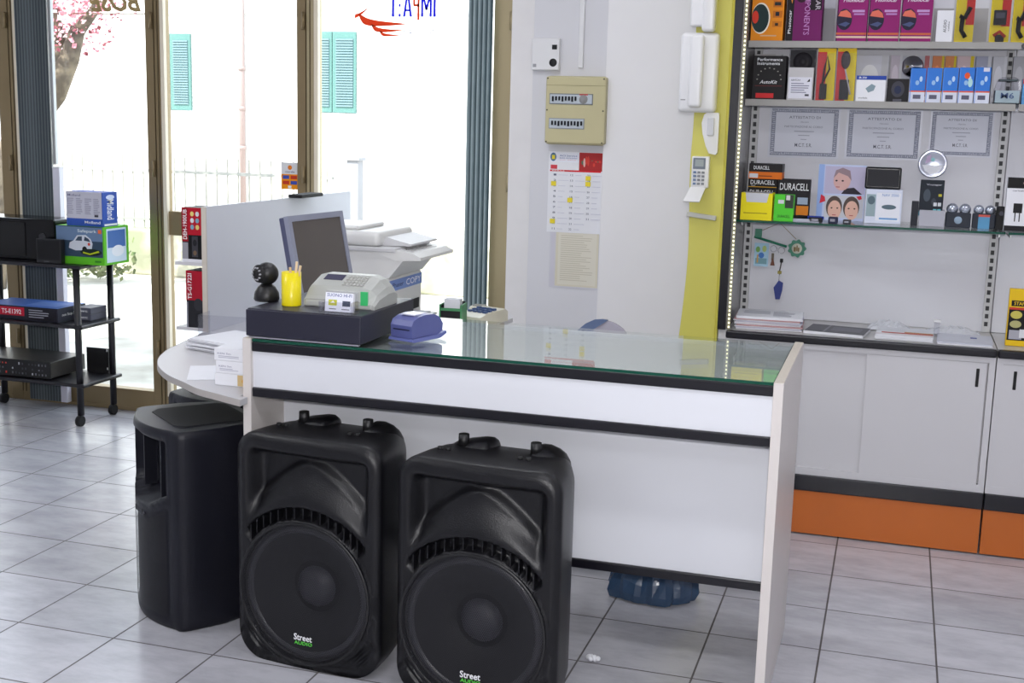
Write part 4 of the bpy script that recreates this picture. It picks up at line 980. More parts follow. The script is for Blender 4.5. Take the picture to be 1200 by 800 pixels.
t, h, H, dd = rbox('motion_sensor', 'white teardrop motion sensor on the yellow panel below the intercom phone', 'sensor', 823, 843, 132, 181, .03, .01,
     prof=[(.12, .95), (.3, 1.0), (.95, 1.0), (1, .9), (1, .06), (.9, .0), (.5, .03), (.3, .2), (.08, .5), (.0, .75)])
MB().box(-h * .3, h * .5, -dd - .006, -dd + .002, H * .45, H * .88, M('sensor_lens', (206, 208, 216), .3), .004, 3).build('lens', t)
t, h, H, dd = rbox('alarm_keypad', 'white alarm keypad with small screen and open flap on the yellow panel', 'keypad', 811, 832, 183, 220, .022, .006)
MB().box(-h * .82, h * .55, -dd - .0012, -dd, H * .6, H * .95, K((120, 128, 140))).box(-h * .6, h * .35, -dd - .002, -dd, H * .68, H * .9, K((160, 168, 170))).build('screen', t)
kb = MB()
for i in range(3):
    for j in range(4): kb.box(-h * .75 + i * h * .46, -h * .42 + i * h * .46, -dd - .003, -dd, H * (.10 + .12 * j), H * (.17 + .12 * j), K((110, 130, 160) if i == 0 else (130, 134, 140)), .0005)
kb.build('keys', t)
MB().add([(-h, -dd, .004), (h * .7, -dd, .004), (h * .3, -dd - .05, -.05), (-h * 1.5, -dd - .05, -.05)] + [(-h, -dd + .003, .002), (h * .7, -dd + .003, .002), (h * .3, -dd - .047, -.053), (-h * 1.5, -dd - .047, -.053)], [[0, 1, 2, 3], [4, 5, 6, 7], [0, 1, 5, 4], [1, 2, 6, 5], [2, 3, 7, 6], [3, 0, 4, 7]], offw).build('flap', t)
x0, z0 = onp(805, 249); x1, z1 = onp(840, 257)
T = Matrix.Translation(((x0 + x1) / 2, YP - .008, (z0 + z1) / 2)) @ Matrix.Rotation(math.atan2(z0 - z1, x1 - x0) * .6, 4, 'Y')
tag(MB().box(-.058, .058, -.008, .008, -.0095, .0095, M('grey_handle', (190, 190, 186), .4), .003, T=T).build('bar_handle'), 'short grey bar fixed across the yellow panel under the keypad', 'handle')

# ================================================================ shelving wall on the right
BX0, BX1 = 1.648, 2.620; YK = 2.20; YF = 1.79
def cabinet(x0, x1, label, handle_side, slide=True):
    t = thing('base_cabinet', label, 'cabinet', ((x0 + x1) / 2, (YF + YK) / 2, 0)); o = (x0 + x1) / 2; oy = (YF + YK) / 2
    def bx(a, b, c, d, e, f, m, bv=0.0): return MB().box(a - o, b - o, c - oy, d - oy, e, f, m, bv)
    bx(x0, x1, YF + .028, YK + .2, .238, .745, greyw).build('carcass', t)
    f = MB(); frame(f, x0 - o, x1 - o, .238, .745, .022, YF + .004 - oy, YF + .03 - oy, greyw); f.build('face_frame', t)
    bx(x0, x1, YF - .004, YF + .05, .176, .238, blk, .004).build('black_rail', t)
    bx(x0 + .001, x1 - .002, YF + .004, YF + .04, .006, .176, orange, .001).build('orange_plinth', t)
    bx(x0, x1, YF - .012, YF + .02, .745, .775, blk, .006).build('worktop_edge', t)
    bx(x0, x1, YF + .02, YK + .02, .745, .774, M('worktop_grey', (190, 188, 186), .3, var=.03)).build('worktop', t)
    xm = x0 + (x1 - x0) * .54 if slide else x0 + .02
    if slide: bx(x0 + .022, xm + .03, YF + .016, YF + .026, .262, .73, greyw).build('sliding_door', t)
    d = bx(xm, x1 - .028, YF + .005, YF + .015, .262, .722, greyw, .001).build('sliding_door', t)
    hx = x1 - .058 if handle_side else xm + .045
    hb = MB(); n = 10; hb.box(hx - .0055 - o, hx + .0055 - o, YF + .002 - oy, YF + .006 - oy, .632, .700, darkm, .002)
    h_ = hb.build('recessed_handle', d)
    bx(x0 + .02, x1 - .02, YF + .014, YF + .017, .258, .262, darkm).build('track', t)
    return t
cabinet(BX0, BX1, 'grey-white sliding door cabinet with orange plinth below the main shelving bay', True)
cabinet(BX1 + .004, BX1 + .98, 'grey-white cabinet with orange plinth cut off at the right edge', False, False)
ZW = .7755
def bay(x0, x1, label, left_side):
    t = thing('shelving_bay', label, 'shelving', ((x0 + x1) / 2, YK, ZW)); o = (x0 + x1) / 2; oy = YK
    def bx(a, b, c, d, e, f, m, bv=0.0): return MB().box(a - o, b - o, c - oy, d - oy, e - ZW, f - ZW, m, bv)
    bx(x0, x1, YK + .006, YK + .02, ZW, 2.6, M('shelving_back', (214, 214, 220), .45, var=.02)).build('back_panel', t)
    if left_side:
        bx(x0 - .02, x0, YF + .012, YK + .02, ZW, 2.6, M('side_grey', (150, 148, 148), .25, .2)).build('side_panel', t)
        bx(x0 - .034, x0 - .002, YF - .006, YF + .011, .0 + ZW, 2.6, blk, .002).build('black_post', t)
    for xx in ((x0 + .018, x1 - .018) if left_side else (x1 - .018,)):
        u = bx(xx - .014, xx + .014, YK - .012, YK + .006, ZW, 2.6, M('upright_grey', (196, 196, 196), .5)); u.build('slotted_upright', t)
        s = MB(); z = .80
        while z < 2.1: s.box(xx - o - .007, xx - o + .006, -.0135, -.0118, z - ZW, z + .017 - ZW, K((60, 60, 62))); z += .031
        s.build('slots', t)
    for z in (1.645, 1.862):
        s = bx(x0 + .003, x1 - .003, 1.955, YK - .013, z - .012, z, M('shelf_white', (206, 206, 208), .4)); s.box(x0 + .003 - o, x1 - .003 - o, 1.948 - oy, 1.956 - oy, z - .024 - ZW, z + .0015 - ZW, M('price_rail', (158, 156, 152), .55), .002)
        s.build('shelf', t)
    s = bx(x0 + .003, x1 - .003, 1.871, YK - .013, 1.183, 1.191, shelfglass); s.box(x0 + .003 - o, x1 - .003 - o, 1.870 - oy, 1.871 - oy, 1.183 - ZW, 1.191 - ZW, greenedge); s.build('glass_shelf', t)
    for xx in (x0 + .018, x1 - .018): bx(xx - .003, xx + .003, 1.95, YK - .012, 1.165, 1.1825, steel).build('shelf_bracket', t)
    return t
bay(BX0, BX1, 'tall display shelving bay with glass shelf, back panel and slotted uprights', True)
bay(BX1 + .004, BX1 + .98, 'neighbouring shelving bay cut off by the right edge of the photo', False)
# led strip up the front of the side panel
ls = thing('led_strip', 'glowing warm white light strip up the left front of the shelving', 'light strip', (BX0 + .006, YF + .02, ZW))
MB().box(-.0055, .006, -.002, .001, .0, 1.5, M('strip_tape', (150, 148, 130), .5)).build('tape', ls)
led = M('lit_diode', (255, 250, 205), .4, var=0, emit=1.8)
l0 = MB().box(-.0022, .0035, -.0042, -.002, .006, .0125, led).build('diode', ls)
for k in range(1, 88):
    c = l0.copy(); C.objects.link(c); c.parent = ls; c.location = (0, 0, k * .0157)

# --- top shelf (z 1.862) and second shelf (z 1.645), packs front row at Y 1.965
Z1, Z2, ZGS = 1.8637, 1.6467, 1.1912
FY = 1.968
org = (232, 142, 20); pur = (110, 16, 92)
def fr(*a, **k): return shelfbox(*a, **k)
fr('speaker_pack', 'orange car speaker box with a round speaker picture, leftmost on the top shelf', 'box', 881, 919, -18, 50, FY, .10, Z1, K(org),
   [('o', -.0, .58, .12, .66, (240, 236, 220)), ('o', .0, .54, .145, .635, (26, 50, 50)), ('o', .02, .22, .3, .52, (220, 60, 40)), ('r', .66, .95, .58, .70, (200, 110, 20)), ('r', .7, .9, .61, .67, (40, 40, 40)), ('r', .66, .95, .40, .52, (200, 110, 20)), ('r', .74, .86, .43, .5, (30, 30, 40)), ('r', .66, .95, .24, .34, (210, 120, 20)), ('r', .74, .84, .26, .31, (60, 40, 20)), ('r', .5, .72, .74, .82, (236, 230, 236)), ('r', .3, .8, .08, .1, (220, 180, 140))])
fr('component_pack', 'purple and black box reading COMPONENTS sideways on the top shelf', 'box', 922, 964, -22, 51, FY, .10, Z1, K(pur),
   [('r', 0, .2, 0, 1, (20, 14, 20)), ('p', 0, 1, 0, 1, (236, 150, 30), [(.0, .95), (.14, .6), (.16, .72), (.08, .95)]), ('t', .06, .14, .12, .5, WH, 'Phonocar', dict(vert=1)), ('o', .2, .6, .62, .95, (40, 10, 30)), ('r', .62, .98, .5, 1, (30, 14, 30)), ('t', .5, .66, .1, .9, (190, 130, 190), 'COMPONENTS', dict(vert=-1)), ('t', .8, .94, .5, .98, (190, 180, 190), 'FOR CAR', dict(vert=-1))])
phono = [('r', 0, .035, 0, 1, (70, 8, 60)), ('t', .18, .9, .70, .77, WH, 'Phonocar', dict(shear=.3)), ('o', -.0, .5, .2, .58, (30, 24, 50)), ('p', 0, 1, 0, 1, (220, 110, 90), [(.04, .45), (.1, .53), (.3, .56), (.44, .5), (.48, .42)]), ('r', .5, .9, .52, .56, (190, 150, 200)), ('r', .55, .9, .47, .5, (180, 130, 190)), ('r', 0, 1, .12, .155, (200, 100, 60)), ('r', 0, 1, .06, .095, (220, 190, 170)), ('p', 0, 1, 0, 1, (70, 80, 120), [(.05, .3), (.3, .35), (.44, .32), (.3, .26)])]
for i, (a, b, l) in enumerate(((981, 1017, 'leftmost of the three matching purple boxes on the top shelf'), (1018, 1055, 'middle of the three matching purple boxes on the top shelf'), (1056, 1093, 'rightmost of the three matching purple boxes on the top shelf'))):
    fr('wiring_pack', l, 'box', a, b, -14, 52 + i * .6, FY, .08, Z1, K((140, 20, 104)), phono, group='matching purple boxes on the top shelf')
fr('slim_white_pack', 'slim white carton with black upright writing on the top shelf', 'box', 1097, 1117, 16, 53, FY, .06, Z1, papr, [('t', .42, .6, .3, .7, BK, 'AUDIO', dict(vert=1)), ('t', .68, .78, .35, .65, (90, 90, 96), 'cable', dict(vert=1))])
def blister(label, p0, p1, pt_, pb_, zb, kind, Y=FY, rot=0):
    x0 = sx(p0, pb_, pt_, Y); x1 = sx(p1, pb_, pt_, Y); H_ = W(p0, pt_, 1, Y).z - W(p0, pb_, 1, Y).z
    t = thing('blister_pack', label, 'blister pack', ((x0 + x1) / 2, Y + .01, zb)); h = (x1 - x0) / 2
    c = MB().box(-h, h, 0, .012, 0, H_, K((232, 208, 30)))
    prints([('r', .0, .5, .0, 1, (210, 50, 50)) if kind in ('wire', 'mirror') else ('r', .55, 1, .3, .92, (206, 44, 34)), ('r', 0, 1, .93, 1, (238, 200, 40))], -h, 0, 2 * h, H_, 0, mb=c); c.build('card', t)
    g = MB()
    if kind == 'wire':
        g.tube([(-h * .3, -.006, H_ * .2), (-h * .2, -.01, H_ * .6), (h * .1, -.012, H_ * .85), (h * .4, -.01, H_ * .6), (0, -.012, H_ * .45), (-h * .4, -.01, H_ * .3)], .0035, darkm); g.box(-h * .6, h * .2, -.012, 0, H_ * .02, H_ * .32, darkm, .002)
    elif kind == 'mirror':
        bm = bmesh.new(); bmesh.ops.create_uvsphere(bm, u_segments=16, v_segments=10, radius=1); bm.verts.index_update()
        g.frombm(bm, K((70, 62, 64)), True, Matrix.Translation((-h * .1, -.008, H_ * .77)) @ Matrix.Diagonal((h * .5, .01, H_ * .17, 1)))
        g.tube([(-h * .1, -.01, H_ * .6), (h * .2, -.01, H_ * .4), (h * .6, -.01, H_ * .12)], .003, K((200, 196, 200))); g.box(-h * .6, h * .4, -.012, 0, H_ * .02, H_ * .4, darkm, .002)
    elif kind == 'plug':
        g.tube([(-h * .55, -.01, H_ * .45), (0, -.012, H_ * .42), (h * .5, -.01, H_ * .6)], .008, darkm); g.tube([(-h * .25, -.012, H_ * .45), (-h * .3, -.012, H_ * .2), (h * .2, -.012, H_ * .08)], .008, darkm)
    else:
        g.box(-h * .7, h * .6, -.014, 0, H_ * .32, H_ * .6, darkm, .002); g.box(-h * .5, h * .4, -.0146, -.014, H_ * .45, H_ * .55, K((80, 80, 90))); g.tube([(-h * .6, -.01, H_ * .12), (0, -.012, H_ * .2), (h * .6, -.01, H_ * .1)], .006, K((180, 60, 40))); g.box(-h * .4, h * .5, -.012, 0, 0.002, H_ * .14, darkm, .002)
    g.build('contents', t)
    MB().box(-h * .96, h * .96, -.018, -.0172, .003, H_ * .9, clearp).build('clear_cover', t)
blister('yellow and red blister pack with black plugs beside the slim white carton', 1120, 1142, -14, 54, Z1, 'plug')
blister('yellow blister pack with a black module left of the top shelf joint', 1161, 1184, -8, 55, Z1, 'module')
blister('yellow blister pack with black wiring at the right edge of the top shelf', 1187, 1207, -8, 56, Z1, 'plug')
# second shelf
fr('gauge_pack', 'black Performance Instruments box with a dial picture on the second shelf', 'box', 882, 921, 66, 117, FY, .08, Z2, K((18, 16, 18)),
   [('t', .12, .88, .88, .95, WH, 'Performance'), ('t', .12, .8, .79, .86, WH, 'Instruments'), ('t', .22, .75, .36, .44, WH, 'AutoKit', dict(shear=.3)), ('r', .12, .66, .03, .14, (206, 40, 44)), ('r', .08, .9, .3, .32, (90, 30, 30))] +
   [('r', .5 + .36 * math.cos(a) - .02, .5 + .36 * math.cos(a) + .02, .46 + .26 * math.sin(a) - .012, .46 + .26 * math.sin(a) + .012, (150, 150, 140)) for a in [PI * k / 8 for k in range(9)]])
fr('adapter_pack', 'small white labelled carton beside the black gauge box', 'box', 923, 953, 80, 118, FY, .06, Z2, K((196, 194, 196)), [('r', .05, .95, .05, .7, (222, 222, 232)), ('t', .12, .5, .58, .64, (60, 60, 70), 'AB47CAV'), ('p', 0, 1, 0, 1, (30, 30, 34), [(.75, .55), (.86, .66), (.88, .57)])] + lines(.14, .9, .2, .54, 5, (120, 120, 140), .6) + [('r', .7, .86, .12, .18, (60, 60, 70))])
blister('red and yellow blister pack with looped black wire on the second shelf', 957, 978, 58, 119, Z2, 'wire')
blister('red and yellow blister pack with an oval mirror on the second shelf', 980, 1002, 58, 120, Z2, 'mirror')
fr('module_pack', 'small white and blue carton with a grey module picture on the second shelf', 'box', 1003, 1038, 91, 121, FY, .06, Z2, papr, [('r', 0, 1, .84, 1, (40, 70, 160)), ('t', .08, .34, .88, .96, WH, 'IR-300'), ('p', 0, 1, 0, 1, (130, 150, 160), [(.32, .5), (.52, .68), (.66, .6), (.6, .42), (.42, .34)]), ('t', .1, .4, .1, .16, (60, 60, 70), 'module')])
fr('camera_pack', 'small black box with a round lens picture on the second shelf', 'box', 1039, 1065, 95, 122, FY, .05, Z2, K((24, 22, 26)), [('o', .2, .8, .2, .9, (60, 60, 70)), ('o', .34, .66, .34, .7, (30, 40, 70)), ('r', .3, .7, .0, .12, (80, 80, 90))])
lab = ['first', 'second', 'third', 'fourth', 'fifth and rightmost']
for i in range(5):
    a = 1066 + i * 19.0
    art = [('r', 0, 1, 0, .32, (214, 218, 232)), ('r', 0, 1, .3, .34, (220, 90, 50)), ('r', .25, .75, .1, .22, (90, 90, 110)), ('r', .04, .08, 0, 1, (90, 140, 220)), ('o', .35, .6, .5, .64, (150, 190, 230)), ('o', .6, .8, .6, .76, (190, 215, 240))]
    if i == 3: art += [('o', .35, .7, .68, .86, (236, 90, 40)), ('o', .6, .9, .45, .7, (180, 220, 220))]
    if i == 4: art += [('r', .5, .9, .88, .99, (214, 214, 226))]
    fr('bulb_pack', lab[i] + ' of five blue bulb boxes in a row on the second shelf', 'box', a, a + 18.4, 82, 122 + i * .6, FY, .05, Z2, K((50, 120, 210)), art, group='blue bulb boxes on the second shelf')
# clear tub
x0 = sx(1165, 127, 98, FY); x1 = sx(1196, 127, 98, FY)
def tub(name, label, x0, x1, Y, dp_, zb, H_, text=None, fill=None):
    t = thing(name, label, 'tub', ((x0 + x1) / 2, Y + dp_ / 2, zb)); h = (x1 - x0) / 2
    MB().prism([(-h, 0), (-h, H_ * .55), (-h * .8, H_ * .9), (-h * .5, H_), (h * .5, H_), (h * .8, H_ * .9), (h, H_ * .55), (h, 0)], -dp_ / 2, dp_ / 2, clearp, 'xz').build('shell', t)
    MB().box(-h * .92, h * .92, -dp_ / 2 + .004, dp_ / 2 - .004, .001, H_ * .5, fill or K((176, 196, 200))).build('contents', t)
    MB().box(-h, h, -dp_ / 2 - .001, dp_ / 2 + .001, 0, .004, K((40, 50, 56))).box(-h * .7, h * .7, -dp_ / 2 - .0015, dp_ / 2, H_ * .86, H_ * .92, K((70, 80, 84))).build('rim', t)
    if text: prints([('t', .25, .75, .2, .42, (70, 90, 130), text)], -h, 0, 2 * h, H_, -dp_ / 2 - .0008).build('lettering', t)
tub('plastic_tub', 'clear plastic tub marked M6 at the shelf joint on the second shelf', x0, x1 , FY, .06, Z2, .095, 'M6')
fr('edge_pack', 'blue and red pack cut by the right edge on the second shelf', 'box', 1197.5, 1212, 98, 128, FY, .05, Z2, K((90, 150, 200)), [('r', 0, 1, .8, 1, (210, 70, 60))])
# second row, hanging packs behind the front row
RY = 2.10
for i, (a, b, col, nm, l) in enumerate(((884, 916, (200, 196, 196), 'silver_pack', 'silvery clear pack behind the black gauge box'), (1004, 1042, (226, 226, 234), 'white_pack', 'wide white card pack in the rear row above the module carton'), (1044, 1058, (206, 196, 206), 'pink_pack', 'narrow pinkish pack in the rear row of the second shelf'),
        (1084, 1091, (190, 110, 110), 'red_edge_pack', 'very narrow red pack in the rear row beside the clear reel'), (1093, 1107, (226, 140, 90), 'amber_bulb_pack', 'first amber bulb pack in the rear row above the blue boxes'), (1108, 1121, (230, 150, 90), 'amber_bulb_pack', 'second amber bulb pack in the rear row above the blue boxes'), (1122, 1142, (226, 200, 200), 'pale_bulb_pack', 'pale pink bulb pack with yellow edge in the rear row'),
        (1144, 1162, (176, 178, 196), 'silver_bulb_pack', 'silver bulb pack in the rear row behind the rightmost blue box'), (1164, 1181, (206, 206, 210), 'chrome_bulb_pack', 'bright chrome pack in the rear row above the clear tub'), (1188, 1206, (176, 176, 180), 'grey_pack', 'grey pack at the right edge in the rear row'))):
    art = [('o', .15, .7, .25, .8, tuple(min(255, int(c * 1.12)) for c in col)), ('r', .78, .98, 0, 1, (226, 200, 40) if i in (4, 5, 6) else (214, 214, 218)), ('r', .1, .6, .06, .14, (236, 236, 240))]
    xa = sx(a, 80, 60, RY); xb = sx(b, 80, 60, RY)
    carton(nm, l, 'pack', xa, xb, RY, .04, Z2, Z2 + .175, K(col), art)
t = thing('clear_reel', 'round clear reel pack in the rear row left of the bulb packs', 'reel', (sx(1070, 80, 60, RY), RY + .01, Z2))
MB().lathe([(.0, .006), (.012, .008), (.014, .004), (.036, .004), (.04, .0), (.04, -.012)], chrome, '-y', (0, 0, .135)).build('disc', t)
MB().box(-.042, .042, .012, .018, 0, .175, K((206, 208, 216))).build('card', t)
# round black gauge above adapter pack
t = thing('horn_pack', 'clear pack with a round dark horn behind the small white carton', 'pack', (sx(941, 80, 60, 2.05), 2.05, Z2))
MB().lathe([(.0, .014), (.012, .012), (.02, .006), (.034, .01), (.036, .0)], K((50, 48, 54)), '-y', (0, 0, .145)).build('horn', t)
MB().box(-.048, .048, .002, .03, 0, .19, K((60, 60, 66))).build('card', t)
MB().box(-.05, -.046, -.012, .0, 0, .19, clearp).box(.046, .05, -.012, .0, 0, .19, clearp).build('clear_cover', t)
# pale backing strips behind the top row
for a, b, l in ((966, 980, 'white card behind the gap beside the purple component box on the top shelf'), (1096, 1119, 'white card standing behind the slim white carton'), (1143, 1160, 'white card in the gap left of the yellow module pack')):
    xa = sx(a, 15, -20, 2.15); xb = sx(b, 15, -20, 2.15); carton('backing_card', l, 'card', xa, xb, 2.15, .01, Z1, Z1 + .26, K((176, 176, 180)), [('r', 0, 1, .52, 1, (220, 222, 232))])

# --- certificates on the back panel
YBK = YK + .0055
def cert(label, p0, p1, pt_, pb_):
    m_ = []
    for k in range(3): pass
    parts = [('r', .03, .97, .04, .97, (150, 154, 170)), ('r', .09, .91, .11, .9, (222, 224, 234)), ('t', .28, .72, .78, .83, (120, 122, 136), 'ATTESTATO DI'), ('t', .44, .56, .7, .73, (150, 152, 166), 'rilasciato'), ('t', .22, .76, .6, .64, (140, 142, 156), 'PARTECIPAZIONE AL CORSO'), ('r', .36, .64, .52, .535, (160, 162, 176)), ('r', .42, .58, .44, .455, (160, 162, 176)), ('r', .46, .54, .36, .375, (170, 172, 186)), ('t', .38, .62, .22, .29, (96, 98, 112), 'M.C.T. S.R.')]
    rr = random.Random(2)
    for k in range(36):
        u = .035 + .93 * k / 36
        for v in (.05, .91): parts.append(('r', u, u + .012, v + rr.uniform(0, .02), v + .03 + rr.uniform(0, .02), (206, 208, 220)))
    for k in range(22):
        v = .06 + .88 * k / 22
        for u in (.038, .918): parts.append(('r', u + rr.uniform(0, .02), u + .03 + rr.uniform(0, .02), v, v + .016, (206, 208, 220)))
    return flat('certificate', label, 'certificate', p0, p1, pt_, pb_, YBK, parts, M('laminated_sheet', (212, 214, 224), .3, var=.01, spec=.3), .002)
cert('leftmost framed certificate with ornate grey border above the batteries', 901, 984, 126, 185)
cert('middle framed certificate with ornate grey border above the child photographs', 991, 1080, 128, 187)
cert('rightmost framed certificate with ornate grey border beside the hanging disc', 1089, 1164, 130, 184)

# --- glass shelf
def gbox(name, label, cat, p0, p1, pt_, pb_, Y, dp_, body, front=(), side=(), top=(), zb=ZGS, group=None):
    x0 = sx(p0, pb_, pt_, Y); x1 = sx(p1, pb_, pt_, Y); mid = (p0 + p1) / 2
    z1 = W(mid, pt_, 1, Y).z; 
    return carton(name, label, cat, x0, x1, Y, dp_, zb, z1, body, front, side, top, group)
dur = lambda s=0: [('t', .08, .92, .42, .86, WH, 'DURACELL'), ('r', 0, 1, .12, .2, (200, 150, 30)), ('r', .1, .25, .24, .34, (150, 150, 150))]
z = ZGS; hh = .0375; YBt = 2.03
x0 = sx(877, 215, 200, YBt); x1 = sx(911, 215, 200, YBt)
ords = ('lowest', 'second', 'third', 'fourth')
for i in range(4):
    carton('battery_carton', ords[i] + ' from the shelf of the black battery cartons in the tall stack', 'box', x0 + .001 * (i % 2), x1, YBt, .08, z, z + hh, K((26, 24, 26)), dur(), group='black battery cartons in the tall stack'); z += hh + .0005
carton('battery_carton', 'orange and black battery carton on top of the tall battery stack', 'box', x0 + .002, x1 + .018, YBt - .01, .10, z, z + .058, K((30, 28, 30)), [('t', .14, .62, .62, .86, WH, 'DURACELL'), ('r', 0, 1, .0, .46, (222, 112, 20)), ('r', .02, .28, .06, .34, (214, 214, 220)), ('r', .3, .7, .16, .22, (120, 50, 10))], [('r', 0, 1, 0, .46, (214, 104, 20)), ('r', .15, .85, .55, .9, (70, 66, 68))])
gbox('battery_tray', 'black and orange battery carton leaning right of the tall battery stack', 'box', 912, 949, 210, 243, 2.04, .05, K((30, 28, 32)), [('t', .04, .96, .72, .90, WH, 'DURACELL'), ('r', .6, .98, .06, .34, (222, 130, 30)), ('r', .05, .55, .1, .5, (90, 88, 96)), ('r', .62, .95, .38, .55, (160, 176, 196))])
gbox('yellow_tray', 'bright yellow display tray with white slips at the left of the glass shelf', 'tray', 868, 905, 226, 255, 1.89, .09, K((238, 222, 20)), [('p', 0, 1, 0, 1, (206, 208, 214), [(.14, 1.0), (.18, .66), (.82, .66), (.88, 1.0)]), ('r', .1, .85, .24, .27, (150, 130, 20))], top=[('r', .05, .95, .1, .9, (180, 180, 190))])
gbox('green_pack', 'small bright green carton beside the yellow tray', 'box', 907, 930, 228, 257, 1.89, .05, K((80, 200, 50)), [('t', .2, .85, .14, .24, (20, 60, 20), 'DURACELL'), ('r', .55, .98, .5, 1, (50, 60, 50)), ('r', .2, .5, .66, .8, (214, 214, 220)), ('r', .6, .8, .8, .98, (210, 206, 210))])
b = MB(); Tp = Matrix.Translation((W(950, 252, 2, ZGS).x, 1.90, ZGS))
b.box(-.075, .06, .0, .06, 0, .012, K((180, 182, 196)), .001, T=Tp)
tag(b.build('open_tray'), 'low silver tray of odds and ends beside the green carton', 'tray')
for i, (dx, dy, rz, ln, c, l) in enumerate(((-.03, .02, .1, .05, (16, 16, 18), 'thick black pen lying in the low silver tray'), (.02, .03, -.2, .045, (40, 40, 60), 'short dark marker lying crosswise in the low silver tray'), (.045, .015, .0, .03, (40, 60, 150), 'short blue cap at the right of the low silver tray'))):
    x = W(950, 252, 2, ZGS).x + dx; tag(MB().tube([(x - ln * math.cos(rz), 1.90 + dy - ln * math.sin(rz), ZGS + .018), (x + ln * math.cos(rz), 1.90 + dy + ln * math.sin(rz), ZGS + .018)], .006, K(c), 12).build('pen'), l, 'pen')
for i, (px0, w_, h_, c, l) in enumerate(((966, .05, .02, (26, 26, 30), 'small black gadget lying before the photo card on the glass shelf'), (985, .035, .024, (40, 44, 70), 'small dark blue gadget lying before the photo card'), (1000, .03, .016, (60, 60, 66), 'small grey clip lying at the right before the photo card'))):
    x = W(px0, 250, 2, ZGS).x; tag(MB().box(x - w_ / 2, x + w_ / 2, 1.90, 1.93, ZGS, ZGS + h_, K(c), .004, 3).box(x - w_ * .3, x + w_ * .2, 1.899, 1.9, ZGS + h_ * .3, ZGS + h_ * .7, K((150, 150, 160))).build('gadget'), l, 'gadget')
# photo card with three children
t = thing('photo_card', 'printed card with photographs of three small children propped on the glass shelf', 'photo card', (sx(986, 250, 195, 2.08), 2.08, ZGS)); hw = (sx(1013, 250, 195, 2.08) - sx(957, 250, 195, 2.08)) / 2; H = W(985, 193, 1, 2.08).z - ZGS
c = MB().box(-hw, hw, 0, .003, 0, H, K((190, 200, 230)))
skin = (222, 178, 160); hair = (84, 70, 66)
prints([('r', .0, .12, 0, 1, (150, 176, 226)), ('r', .14, .98, .48, .97, (186, 180, 206)), ('p', 0, 1, 0, 1, (40, 34, 46), [(.5, .48), (.58, .58), (.76, .6), (.94, .48)]), ('o', .32, .68, .54, .9, (214, 172, 166)), ('p', 0, 1, 0, 1, (150, 128, 136), [(.32, .76), (.36, .9), (.5, .95), (.66, .9), (.7, .72), (.62, .8), (.42, .86)]), ('o', .36, .41, .7, .73, (60, 46, 50)), ('o', .49, .54, .7, .73, (60, 46, 50)), ('r', .38, .46, .595, .61, (170, 90, 96)),
        ('r', .16, .98, .05, .45, (196, 198, 206)), ('o', .2, .54, .04, .44, hair), ('o', .24, .52, .02, .36, skin), ('o', .56, .9, .04, .44, hair), ('o', .6, .88, .02, .36, skin)] +
       [('o', a, a + .04, .21, .235, (50, 36, 34)) for a in (.3, .42, .66, .78)] + [('r', .34, .42, .09, .105, (180, 90, 90)), ('r', .7, .78, .09, .105, (180, 90, 90)), ('p', 0, 1, 0, 1, (206, 40, 60), [(.06, .3), (.08, .46), (.16, .42), (.18, .34)]), ('p', 0, 1, 0, 1, (206, 40, 60), [(.82, .44), (.92, .46), (.94, .4), (.88, .38)])], -hw, 0, 2 * hw, H, 0, mb=c); c.build('card', t)
MB().box(-.02, .02, .003, .05, 0, .004, K((190, 190, 200))).build('stand', t)
# satnav pack
gbox('satnav_pack', 'pale carton with a dark screened navigator picture on the glass shelf', 'box', 1014, 1057, 222, 256, 2.02, .05, K((214, 220, 236)), [('r', .3, .95, .08, .9, (230, 232, 240)), ('t', .45, .9, .8, .88, (110, 150, 200), 'NAV 3500'), ('o', .45, .85, .42, .56, (90, 110, 120)), ('r', .4, .9, .12, .17, (110, 160, 210)), ('r', .03, .28, .2, .85, (150, 170, 176)), ('o', .06, .26, .55, .8, (90, 110, 120))])
nv = thing('satnav', 'black navigator with rounded dark screen standing on its carton', 'navigator', (sx(1035, 222, 196, 2.04), 2.045, W(1035, 222, 1, 2.02).z + .0005))
MB().box(-.066, .066, -.008, .010, 0, .083, gb, .006).build('housing', nv)
MB().box(-.058, .058, -.0092, -.008, .010, .074, M('satnav_screen', (46, 46, 50), .5, spec=.15)).build('screen', nv)
